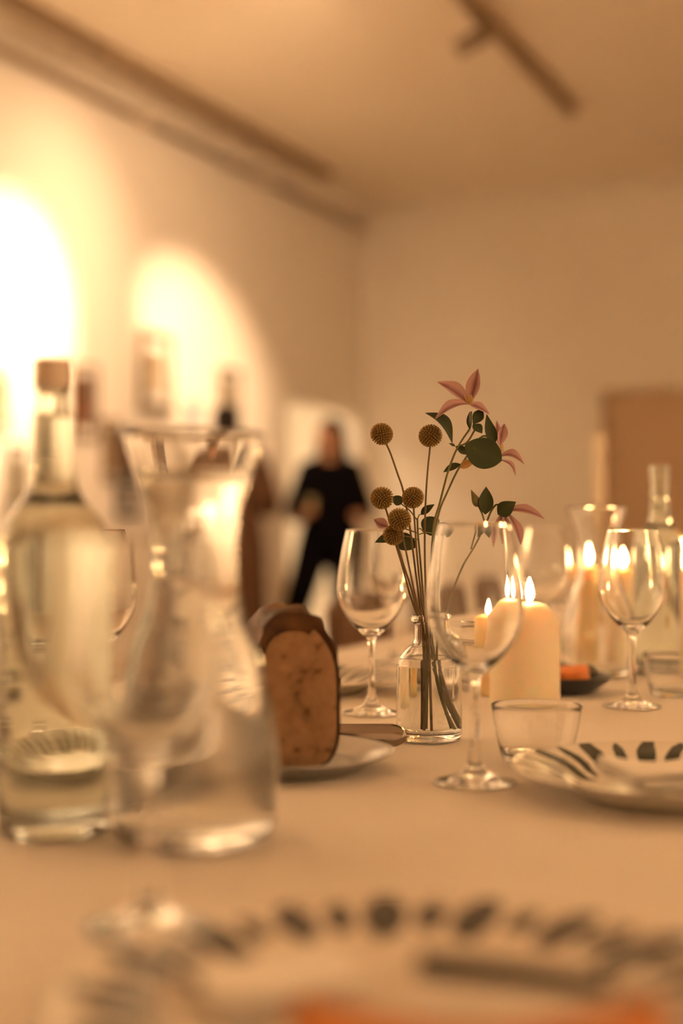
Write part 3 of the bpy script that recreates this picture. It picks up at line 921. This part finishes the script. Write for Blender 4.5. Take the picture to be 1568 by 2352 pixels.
# dark dish of orange food by the candles
dish = on_table(1288, 1.89)
o = obj('serving_dish', lathe([(0, .002), (.034, .002), (.038, 0), (.042, .001), (.058, .012), (.0690, .0215), (.0695, .0228), (.068, .0232), (.056, .0150), (.040, .0058), (0, .0048)], 64, 1), M['slate'], loc=dish)
tag(o, 'dark glazed dish of orange food behind the thick candle', 'dish')
def morsel(dx, dy, z, r, m, label, name, cat, seed):
    rnd = random.Random(seed)
    bm = bmesh.new(); bmesh.ops.create_icosphere(bm, subdivisions=3, radius=1)
    ph = [rnd.uniform(0, 6) for _ in range(3)]
    for v in bm.verts:
        f = 1 + .12 * math.sin(v.co.x * 4 + ph[0]) + .1 * math.sin(v.co.y * 5 + ph[1]) + .08 * math.sin(v.co.z * 6 + ph[2])
        v.co = Vector((v.co.x * r[0] * f, v.co.y * r[1] * f, v.co.z * r[2] * f))
    o = obj(name, bm, M[m], loc=(dish.x + dx, dish.y + dy, dish.z + z), rot=(rnd.uniform(-.3, .3), rnd.uniform(-.3, .3), rnd.uniform(0, 3)))
    tag(o, label, cat, 'food in the dark dish')
morsel(.014, -.012, .0235, (.024, .020, .013), 'orange_food', 'large orange chunk of food in the dark dish', 'orange_food_chunk', 'food', 1)
morsel(-.022, .010, .0245, (.020, .018, .012), 'orange_food', 'orange chunk of food at the candle side of the dark dish', 'orange_food_chunk', 'food', 2)
morsel(.036, .012, .0260, (.017, .012, .008), 'olive_food', 'dark roasted leaf piece lying on the orange food', 'roasted_leaf', 'food', 3)
morsel(.010, .030, .0240, (.018, .012, .009), 'olive_food', 'dark roasted piece behind the orange chunks', 'roasted_leaf', 'food', 4)

# ================================================================== FLOWERS IN THE BOTTLE
VY = 1.474
vloc = on_table(985, VY)
vase_out = [(.0328, .003), (.0339, .007), (.0340, .03), (.0340, .072), (.0332, .0790), (.0300, .0865), (.0240, .0935), (.0185, .0980), (.0163, .1020), (.0157, .1080), (.0157, .1180), (.0166, .1215), (.0190, .1235), (.0192, .1262), (.0180, .1280)]
outer = [(0, .005), (.018, .004), (.027, 0), (.031, .0005)] + resample(vase_out, 4)
prof, wat = vessel(outer, .0020, .0085, .0845)
t = thing('flower_bottle', 'small clear apothecary bottle of water used as a flower vase', 'vase', vloc)
obj('bottle_glass', lathe(prof, 80), M['glass'], t); obj('water', lathe(wat, 80), M['water'], t)

# one globe of packed florets, shared by the six
bm = bmesh.new()
NF = 210
for i in range(NF):
    zz = 1 - 2 * (i + .5) / NF; a = i * PI * (3 - math.sqrt(5)); rr = math.sqrt(1 - zz * zz)
    d = Vector((rr * math.cos(a), rr * math.sin(a), zz))
    q = d.to_track_quat('Z', 'X').to_matrix().to_4x4()
    r = bmesh.ops.create_cone(bm, cap_ends=True, segments=6, radius1=.00085, radius2=.00062, depth=.0042, matrix=Matrix.Translation(d * .0103) @ q)
bmesh.ops.create_icosphere(bm, subdivisions=3, radius=.0090)
head_me = bpy.data.meshes.new('flower_head'); bm.to_mesh(head_me); bm.free()
head_me.materials.append(M['craspedia'])

STEMS = []                                    # [object, points (world), radius at top, radius at foot, head centre, head radius]
IN_PROF = sorted((z + vloc.z, max(r - .0020, .002)) for r, z in outer if r > 0 and z > .0085)
IN_Z, IN_R = np.array([p[0] for p in IN_PROF]), np.array([p[1] for p in IN_PROF])
LIP_Z, FLOOR_Z = vloc.z + .1290, vloc.z + .0085
def lay_out_stems():
    """move the stems of the bouquet just enough to lie beside one another inside the bottle"""
    P, R, sid, pin, heads = [], [], [], [], []
    for k, (o, pts, r0, r1, hc, hr) in enumerate(STEMS):
        q = np.array([tuple(p) for p in spline(pts, 10)])
        n = len(q)
        P.append(q); R.append(np.linspace(r0, r1, n)); sid.append(np.full(n, k))
        pin.append(np.clip((q[:, 2] < q[:, 2].max() - .02) * 1.0, 0, 1))       # the top of each stem stays put
        if hc is not None: heads.append((k, np.array(tuple(hc)), hr))
    cuts = np.cumsum([0] + [len(q) for q in P])
    X, R, sid, free = np.vstack(P), np.concatenate(R), np.concatenate(sid), np.concatenate(pin)
    rs = R[:, None] + R[None, :] + .0010
    other = sid[:, None] != sid[None, :]
    wgt = np.array([.6, 1.0, 0.0])                                             # sideways and in depth, never in height
    for it in range(260):
        d = X[:, None, :] - X[None, :, :]
        L = np.sqrt((d ** 2).sum(2)) + 1e-9
        hit = (L < rs) & other
        u = d * wgt
        un = np.sqrt((u ** 2).sum(2)) + 1e-9
        tie = np.sign(sid[:, None] - sid[None, :])
        u[..., 1] += np.where(un < 3e-4, tie * 1e-3, 0)
        un = np.sqrt((u ** 2).sum(2)) + 1e-9
        X += (u / un[..., None] * ((rs - L) * hit * .5)[..., None]).sum(1).clip(-.0012, .0012) * free[:, None]
        for k, c, hr in heads:                                                  # round the globes
            v = X - c; l = np.sqrt((v ** 2).sum(1)); m = (l < hr + R + .0012) & (sid != k)
            v[:, 2] = 0; vl = np.sqrt((v ** 2).sum(1)) + 1e-6
            X += v / vl[:, None] * ((hr + R + .0012 - l) * m * .6)[:, None]
        if it < 225:
            for a, b in zip(cuts[:-1], cuts[1:]):
                X[a + 1:b - 1, :2] += .35 * ((X[a:b - 2, :2] + X[a + 2:b, :2]) / 2 - X[a + 1:b - 1, :2]) * free[a + 1:b - 1, None]
        X[:, 2] = np.maximum(X[:, 2], FLOOR_Z + R * 1.0 + .0008)
        ins = X[:, 2] < LIP_Z + .001
        lim = np.interp(X[:, 2], IN_Z, IN_R) - R - .0009
        v = X[:, :2] - np.array([vloc.x, vloc.y]); l = np.sqrt((v ** 2).sum(1)) + 1e-9
        f = np.where(ins & (l > lim), lim / l, 1.0)
        X[:, :2] = np.array([vloc.x, vloc.y]) + v * f[:, None]
    for k, (o, pts, r0, r1, hc, hr) in enumerate(STEMS):
        q = [Vector(p) for p in X[cuts[k]:cuts[k + 1]]]
        bm = bmesh.new(); tube(bm, [p - Vector(o.location) for p in q], [r0, r1], 8)
        obj('stem', bm, M['stem_brown' if hc is not None else 'stem_green'], o)

def craspedia(path, r_px, label, dy=0.0, dyt=None):
    """path in picture rows from the globe down; dy is how far behind the bottle axis the globe sits"""
    pts = []
    n = len(path)
    for i, (px, py) in enumerate(path):
        f = 1 - i / (n - 1)
        pts.append(at(px, py, VY + dy * f + (dyt or 0) * (1 - f)))
    Yc = VY + dy
    t = thing('craspedia_flower', label, 'flower', pts[-1], 0, 'golden globe flowers in the bottle')
    o0 = pts[-1]
    loc = [p - o0 for p in pts]
    r = r_px / FPX * Yc
    h = obj('flower_head', head_me, None, t, False); h.location = loc[0]; s = r / .0123; h.scale = (s, s, s * .96)
    h.rotation_euler = (random.uniform(-.5, .5), random.uniform(-.5, .5), random.uniform(0, 6))
    STEMS.append([t, pts, .0009, .0012, pts[0], r])
    return t
craspedia([(876, 997), (896, 1040), (913, 1085), (925, 1130), (941, 1215), (958, 1330), (968, 1430), (978, 1560), (973, 1686)], 26.5, 'globe flower with the most arching stem, standing highest beside the woman', .01, .004)
craspedia([(988, 1001), (986, 1040), (978, 1110), (974, 1200), (974, 1290), (978, 1380), (983, 1450), (987, 1560), (990, 1690)], 27.5, 'tall straight-stemmed globe flower below the curled leaf', .004, -.010)
craspedia([(877, 1144), (889, 1180), (905, 1240), (932, 1320), (958, 1402), (975, 1470), (1005, 1580), (1036, 1680)], 27, 'globe flower whose stem passes behind the foremost globe', .0, .008)
craspedia([(948, 1143), (951, 1190), (956, 1270), (964, 1350), (974, 1430), (990, 1500), (1018, 1600), (1042, 1680)], 26, 'globe flower touching the tall straight stem', -.006, .002)
craspedia([(917, 1193), (925, 1235), (940, 1310), (958, 1390), (972, 1440), (982, 1540), (976, 1690)], 27.5, 'foremost globe flower overlapping its neighbours', -.022, -.006)
craspedia([(903, 1229), (912, 1262), (932, 1325), (956, 1400), (974, 1470), (1002, 1580), (1034, 1675)], 25, 'lowest globe flower tucked under the foremost one', -.004, .016)

def stem(parent, o0, path, r, m='stem_green', name='stem'):
    bm = bmesh.new(); tube(bm, spline([p - o0 for p in path], 8), r, 8)
    return obj(name, bm, M[m], parent)
def main_stem(t, S): STEMS.append([t, S, .0010, .0013, None, 0])
def bl(parent, o0, kind, b, t_, w_px, normal, dyb=0, dyt=0, **kw):
    """petal or leaf between two picture points"""
    B, T = at(b[0], b[1], VY + dyb) - o0, at(t_[0], t_[1], VY + dyt) - o0
    return blade_obj('petal' if kind == 'petal' else 'leaf', M['petal' if kind == 'petal' else ('dry' if kind == 'dry' else 'leaf')], parent, B, T, w_px * (1.3 if kind == 'petal' else 1.08) / FPX * VY, normal, **kw)
def A(pts): return [at(x, y, VY + d) for x, y, d in pts]

# tallest clematis
S = A([(1082, 945, .0), (1078, 985, .0), (1045, 1028, .0), (1028, 1085, .0), (1008, 1155, .0), (993, 1210, .0), (986, 1330, .002), (984, 1430, .0), (992, 1530, .0), (1010, 1620, .002), (1030, 1680, .004)])
o0 = S[-1]
t = thing('clematis_stem', 'tallest clematis stem with an open mauve flower and curled leaf', 'flower', o0, 0, 'clematis stems in the bottle')
main_stem(t, S)
fc = (1078, 928)
bl(t, o0, 'petal', fc, (1004, 877), 31, (.3, -1, .5), .0, -.004, bow=.06, cup=.6, peak=.5, wav=.022, twist=.2)
bl(t, o0, 'petal', fc, (1098, 846), 29, (-.4, -1, .1), .0, .0, bow=-.06, cup=.6, peak=.52, wav=.022, twist=-.25)
bl(t, o0, 'petal', fc, (999, 962), 24, (-.1, -.8, 1), -.004, -.022, bow=.14, cup=.6, peak=.45, wav=.022)
bl(t, o0, 'petal', fc, (1124, 951), 22, (.2, -.8, .8), .0, .0, bow=.06, cup=.4, peak=.4, wav=.022)
bl(t, o0, 'petal', fc, (1040, 900), 22, (.1, .8, .6), .006, .03, bow=.06, cup=.6, peak=.45, wav=.022)
bm = bmesh.new()
for i in range(26):
    a = i * 2.4; r = .0025 + .0045 * (i / 26)
    b0 = at(1078, 930, VY - .002) - o0
    tip = b0 + Vector((math.cos(a) * r - .002, math.sin(a) * r * .6 - .003, .0075 + .003 * math.sin(i * 1.7)))
    tube(bm, [b0, (b0 + tip) / 2 + Vector((math.cos(a) * .0015, 0, 0)), tip], [.00035, .0005], 5)
obj('stamens', bm, M['stamen'], t)
bl(t, o0, 'leaf', (1039, 1018), (976, 948), 40, (.3, -.9, .5), .0, -.012, bow=.16, cup=.5, peak=.55, twist=.5)
bl(t, o0, 'leaf', (1086, 975), (1108, 940), 26, (0, -1, .1), .0, .004, bow=.03, cup=.3, peak=.5)
bl(t, o0, 'leaf', (1078, 985), (1078, 945), 12, (-1, -.6, .1), -.002, -.004, bow=.05, cup=.4)
bl(t, o0, 'leaf', (1045, 1025), (1030, 1018), 7, (0, -1, .3), .0, -.002, bow=.05)
bl(t, o0, 'leaf', (1085, 975), (1107, 995), 22, (.3, -1, .2), .0, -.006, bow=.08, cup=.4, peak=.5)
bl(t, o0, 'leaf', (1048, 1026), (1075, 1044), 18, (0, -1, .2), .0, .004, bow=.05, cup=.3)
stem(t, o0, A([(1046, 1027, .001), (1072, 1016, .002), (1092, 984, .002)]), .0010, name='branch')

# second clematis: flower seen from the side behind a broad leaf
S = A([(1140, 1020, .016), (1108, 1002, .012), (1072, 1046, .006), (1050, 1082, .004), (1027, 1130, .002), (1003, 1180, .004), (992, 1260, .006), (985, 1370, .006), (986, 1450, .004), (1000, 1540, .006), (1020, 1620, .008), (1038, 1670, .010)])
o0 = S[-1]
t = thing('clematis_stem', 'clematis stem with a broad round leaf in front of its sideways mauve flower', 'flower', o0, 0, 'clematis stems in the bottle')
main_stem(t, S)
bl(t, o0, 'leaf', (1067, 1022), (1152, 1058), 68, (.0, -1, .12), -.018, -.024, bow=-.05, cup=.10, peak=.52, sharp=.62, nl=14, nw=8)
stem(t, o0, A([(1094, 1020, .010), (1096, 1026, -.006), (1088, 1030, -.0195)]), .0008, name='petiole')
bl(t, o0, 'leaf', (1135, 1020), (1117, 950), 33, (.55, -.9, .1), .014, .006, bow=-.12, cup=.4, peak=.35)
fc = (1148, 1026)
bl(t, o0, 'petal', fc, (1158, 972), 22, (.4, -1, 0), .014, .010, bow=-.10, cup=.5, peak=.55, wav=.01)
bl(t, o0, 'petal', (1142, 1050), (1204, 1066), 26, (.3, -.7, .8), .010, .0, bow=.22, cup=.5, peak=.45, wav=.01)
bl(t, o0, 'petal', (1148, 1056), (1184, 1093), 17, (.6, -.5, .6), .016, .014, bow=.20, cup=.4, peak=.45, wav=.01)
bl(t, o0, 'petal', fc, (1140, 965), 16, (.2, -1, 0), .024, .03, bow=-.08, cup=.4, peak=.5, wav=.01)
bm = bmesh.new()
for i in range(12):
    b0 = at(1146, 1030, VY + .010) - o0; a = i * .55
    tube(bm, [b0, b0 + Vector((.0035 + .001 * math.sin(i), math.sin(a) * .002 - .003, math.cos(a) * .004))], [.0003, .00045], 5)
obj('stamens', bm, M['stamen'], t)
bl(t, o0, 'leaf', (1058, 1066), (1017, 1085), 17, (0, -.9, .4), .006, .010, bow=.08, cup=.4)
bl(t, o0, 'dry', (1058, 1076), (1093, 1058), 20, (.1, -1, .4), .0, -.004, bow=.10, cup=.8, wav=.03)

# third clematis: nodding flower to the side
S = A([(1120, 1192, .0), (1108, 1225, .0), (1080, 1265, .0), (1062, 1300, .0), (1040, 1345, .0), (1018, 1400, .0), (1004, 1450, .0), (997, 1520, .002), (1008, 1610, -.004), (1026, 1672, -.006)])
o0 = S[-1]
t = thing('clematis_stem', 'drooping clematis stem with a nodding mauve flower beside a pointed bud', 'flower', o0, 0, 'clematis stems in the bottle')
main_stem(t, S)
stem(t, o0, A([(1120, 1192, 0), (1127, 1175, 0), (1138, 1160, -.002), (1150, 1162, -.004), (1153, 1172, -.006)]), .0011, name='flower_stalk')
stem(t, o0, A([(1112, 1198, 0), (1106, 1178, 0), (1097, 1160, 0)]), .0009, name='bud_stalk')
stem(t, o0, A([(1080, 1262, .0), (1090, 1232, .004), (1102, 1206, .006)]), .0009, name='branch')
o = obj('flower_bud', lathe([(0, 0), (.0030, .001), (.0046, .004), (.0044, .008), (.0026, .013), (.0008, .018), (0, .0195)], 16, 1), M['bud'], t)
o.location = at(1099, 1164, VY) - o0; o.rotation_euler = (0, -.42, 0)
bl(t, o0, 'leaf', (1114, 1182), (1116, 1117), 34, (.0, -1, .05), -.002, -.002, bow=.04, cup=.2, peak=.42)
bl(t, o0, 'leaf', (1143, 1182), (1185, 1152), 36, (.3, -1, .4), -.006, -.012, bow=.10, cup=.3, peak=.40)
bl(t, o0, 'leaf', (1114, 1214), (1096, 1236), 15, (0, -1, .2), .0, -.004, bow=.05, cup=.3)
bl(t, o0, 'leaf', (1116, 1200), (1128, 1238), 30, (.1, -1, .2), .002, -.004, bow=.05, cup=.3)
bl(t, o0, 'petal', (1160, 1172), (1251, 1192), 24, (.1, -.7, .8), -.002, -.010, bow=.12, cup=.5, peak=.45, wav=.022)
bl(t, o0, 'petal', (1164, 1176), (1196, 1252), 23, (.7, -.8, .2), -.004, -.012, bow=.07, cup=.5, peak=.55, wav=.022)
bl(t, o0, 'petal', (1158, 1178), (1168, 1250), 16, (.1, -1, .1), .006, .010, bow=.06, cup=.4, peak=.5, wav=.022)
bl(t, o0, 'petal', (1152, 1178), (1138, 1258), 17, (-.4, -1, .1), .002, .004, bow=.08, cup=.4, peak=.45, wav=.022)

# short leafy sprig low among the globes
S = A([(958, 1190, .016), (960, 1235, .014), (966, 1300, .012), (972, 1380, .010), (978, 1450, .008), (984, 1560, .012), (980, 1680, .014)])
o0 = S[-1]
t = thing('clematis_stem', 'short leafy clematis sprig with a small pale petal low among the globe flowers', 'flower', o0, 0, 'clematis stems in the bottle')
main_stem(t, S)
DB = .034                                    # the sprig's leaves hang behind the globes
for bx, by, sy in ((892, 1210, 1225), (922, 1158, 1195), (905, 1232, 1240), (966, 1182, 1192), (972, 1222, 1215), (998, 1226, 1228)):
    stem(t, o0, A([(958 if sy < 1200 else 960, sy, .016), ((959 + bx) / 2, (sy + by) / 2 - 4, .026), (bx, by, DB)]), .0007, name='petiole')
bl(t, o0, 'petal', (892, 1210), (857, 1192), 26, (.1, -.8, .6), DB, DB - .002, bow=-.24, cup=.6, peak=.45)
bl(t, o0, 'leaf', (922, 1158), (902, 1140), 24, (0, -1, .2), DB, DB, bow=.05, cup=.2, sharp=.7)
bl(t, o0, 'leaf', (966, 1182), (998, 1158), 18, (0, -1, .3), DB, DB - .004, bow=.08, cup=.5)
bl(t, o0, 'leaf', (905, 1232), (860, 1246), 22, (0, -1, .3), DB, DB - .004, bow=.08, cup=.4)
bl(t, o0, 'leaf', (905, 1236), (958, 1256), 42, (0, -1, .3), DB + .006, DB + .006, bow=-.06, cup=.3, sharp=.7)
bl(t, o0, 'leaf', (972, 1222), (1008, 1192), 46, (0, -1, .1), DB, DB, bow=.04, cup=.3, sharp=.6)
bl(t, o0, 'leaf', (998, 1226), (1042, 1208), 34, (.1, -1, .3), DB + .006, DB, bow=.08, cup=.4, sharp=.8)

lay_out_stems()

# ================================================================== PEOPLE
def hand(bm, wrist, palm_dir, up, curl=.6, side=1):
    """palm plus five separate bent fingers"""
    d = Vector(palm_dir).normalized(); u = Vector(up); u = (u - d * u.dot(d)).normalized(); s = d.cross(u) * side
    w = Vector(wrist)
    for k in (-1.1, 0, 1.1): limb(bm, [w + s * k * .012, w + d * .045 + s * k * .018, w + d * .085 + s * k * .02], [.018, .015, .013], 10)
    for k, L in ((-1.5, .062), (-.5, .072), (.5, .068), (1.5, .052)):
        b = w + d * .085 + s * k * .0185
        m1 = b + (d * math.cos(curl * .6) + u * math.sin(curl * .6)) * L * .5
        m2 = m1 + (d * math.cos(curl * 1.8) + u * math.sin(curl * 1.8)) * L * .5
        limb(bm, [b, m1, m2], [.0092, .0088, .0075], 8)
    b = w + d * .03 - s * .026
    limb(bm, [b, b + d * .03 - s * .022 + u * .01, b + d * .055 - s * .018 + u * .028], [.012, .010, .008], 8)

def head(bm, c, turn=0.0):
    """skull, jaw, nose, lips, ears; faces -y turned by `turn` about z"""
    R = Matrix.Rotation(turn, 4, 'Z'); c = Vector(c)
    def P(x, y, z): return c + (R @ Vector((x, y, z)))
    ball(bm, P(0, .01, .02), (.076, .092, .098), 20)
    ball(bm, P(0, -.022, -.045), (.056, .062, .070), 16)
    ball(bm, P(0, -.045, -.092), (.028, .026, .022), 12)
    limb(bm, [P(0, -.082, .012), P(0, -.098, -.028)], [.009, .014], 8)
    ball(bm, P(0, -.079, -.062), (.022, .010, .008), 10)
    for s in (-1, 1):
        ball(bm, P(s * .077, .012, -.005), (.010, .020, .030), 10)
        ball(bm, P(s * .032, -.074, .014), (.017, .010, .010), 10)

def person(px, Y, label, build, rotz=0.0):
    p = at(px, 1200, Y)
    t = thing('person', label, 'person', (p.x, p.y, 0), rotz)
    build(t)
    return t

def woman_black(t):
    bm = bmesh.new()
    head(bm, (.0, -.01, 1.555), .35)
    limb(bm, [(0, .015, 1.48), (0, .02, 1.36)], [.052, .060])
    limb(bm, [(0, .02, 1.37), (0, .02, 1.22), (0, .01, 1.05), (0, .015, .90)], [.075, .085, .08, .09])
    limb(bm, [(-.15, .02, 1.335), (-.245, .02, 1.06), (-.185, -.19, 1.0)], [.048, .038, .026])
    limb(bm, [(.15, .02, 1.335), (.245, .03, 1.06), (.205, -.17, 1.02)], [.048, .038, .026])
    hand(bm, (-.185, -.19, 1.0), (.25, -.55, .5), (.8, -.2, -.1), .9, 1)
    hand(bm, (.205, -.17, 1.02), (-.1, -.9, .1), (-.3, 0, -.8), .6, 1)
    limb(bm, [(-.08, .015, .88), (-.20, .0, .47), (-.33, .02, .08)], [.085, .055, .036])
    limb(bm, [(.08, .015, .88), (.075, .0, .47), (.06, .03, .08)], [.085, .055, .036])
    for x in (-.335, .06): limb(bm, [(x, .06, .04), (x, -.06, .035), (x, -.14, .025)], [.036, .034, .024])
    obj('body', remeshed('body', bm, .0075, 3), M['skin'], t)
    # black long-sleeved top and wide trousers
    bm = bmesh.new()
    for sx in (-1, 1): limb(bm, [(sx * .06, .025, 1.375), (sx * .155, .022, 1.335)], [.06, .062])
    for x in (-.075, 0, .075): limb(bm, [(x, .02, 1.30), (x * 1.05, .015, 1.16), (x * .95, .015, 1.02), (x * 1.2, .015, .88)], [.112, .112, .105, .118])
    limb(bm, [(-.155, .02, 1.335), (-.25, .02, 1.06), (-.197, -.15, 1.01)], [.066, .058, .044])
    limb(bm, [(.155, .02, 1.335), (.25, .03, 1.06), (.214, -.13, 1.03)], [.066, .058, .044])
    limb(bm, [(-.085, .015, .90), (-.20, .0, .50), (-.31, .02, .16)], [.125, .105, .085])
    limb(bm, [(.085, .015, .90), (.085, .0, .50), (.07, .03, .16)], [.125, .085, .062])
    obj('black_outfit', remeshed('black_outfit', bm, .010, 5), M['black_cloth'], t)
    bm = bmesh.new()
    for x in (-.335, .06): limb(bm, [(x, .065, .038), (x, -.06, .036), (x, -.145, .028)], [.042, .040, .030])
    obj('shoes', remeshed('shoes', bm, .008, 3), M['black_cloth'], t)
    bm = bmesh.new()
    ball(bm, (.010, .012, 1.605), (.088, .102, .084), 20); ball(bm, (.035, -.02, 1.56), (.062, .080, .10), 16)
    for a in range(9):
        an = -.95 + a * .42
        x0, y0 = .082 * math.cos(an), .02 + .09 * math.sin(an)
        limb(bm, [(x0, y0, 1.60), (x0 * 1.12, y0 * 1.05, 1.47), (x0 * 1.15 + .012, y0 * 1.0 + .01, 1.33), (x0 * 1.0 + .02, y0 * .9, 1.24)], [.026, .028, .026, .012])
    obj('long_hair', remeshed('long_hair', bm, .009, 4), M['dark_hair'], t)
woman = person(758, 9.6, 'woman in loose black clothes with long dark hair holding a small glass', woman_black)
wp = woman.location
# small glass in her hand
hg = obj('drinking_glass', lathe([(0, 0), (.020, 0), (.022, .002), (.028, .105), (.0275, .106), (.0265, .104), (.021, .008), (0, .006)], 32), mat('frosted_drink', (.40, .34, .18), .25, var=.1))
hg.location = (wp.x - .122, wp.y - .248, 1.035)
tag(hg, 'small pale drinking glass held by the woman in black', 'glass')

def person_brown(t):
    bm = bmesh.new()
    head(bm, (-.02, 0, 1.585), PI - .5)
    limb(bm, [(-.02, .0, 1.5), (0, 0, 1.38)], [.055, .062])
    limb(bm, [(0, 0, 1.39), (0, 0, 1.2), (0, 0, 1.05), (0, 0, .9)], [.08, .09, .085, .095])
    limb(bm, [(-.17, 0, 1.36), (-.25, .02, 1.08), (-.14, .2, 1.05)], [.05, .04, .028])
    limb(bm, [(.17, 0, 1.36), (.25, .02, 1.08), (.16, .2, 1.12)], [.05, .04, .028])
    hand(bm, (-.14, .2, 1.05), (.4, .8, .2), (0, 0, -1), .6, 1)
    hand(bm, (.16, .2, 1.12), (-.2, .8, .4), (-1, 0, -.1), .8, 1)
    for s in (-1, 1):
        limb(bm, [(s * .085, 0, .88), (s * .095, 0, .47), (s * .10, .02, .08)], [.088, .056, .038])
        limb(bm, [(s * .10, -.05, .04), (s * .10, .06, .035), (s * .11, .15, .025)], [.036, .034, .024])
    obj('body', remeshed('body', bm, .0075, 3), M['skin'], t)
    bm = bmesh.new()
    for x in (-.085, 0, .085): limb(bm, [(x, 0, 1.32), (x * 1.05, 0, 1.15), (x, 0, 1.02), (x * 1.25, 0, .80), (x * 1.5, 0, .50), (x * 1.6, 0, .34)], [.11, .112, .108, .115, .105, .10])
    for s in (-1, 1): limb(bm, [(s * .05, 0, 1.40), (s * .165, 0, 1.36), (s * .255, .02, 1.08), (s * .17, .17, 1.07)], [.06, .068, .06, .046])
    obj('brown_dress', remeshed('brown_dress', bm, .010, 5), M['brown_cloth'], t)
    bm = bmesh.new()
    for s in (-1, 1): limb(bm, [(s * .10, -.06, .04), (s * .10, .06, .036), (s * .11, .155, .028)], [.042, .040, .030])
    obj('shoes', remeshed('shoes', bm, .008, 3), M['black_cloth'], t)
    bm = bmesh.new()
    ball(bm, (-.02, -.02, 1.615), (.092, .10, .10), 20); ball(bm, (-.01, -.06, 1.55), (.085, .06, .10), 16)
    obj('short_hair', remeshed('short_hair', bm, .009, 4), M['dark_hair'], t)
person(527, 8.8, 'person in a long brown dress with dark hair, standing behind the full carafe', person_brown)
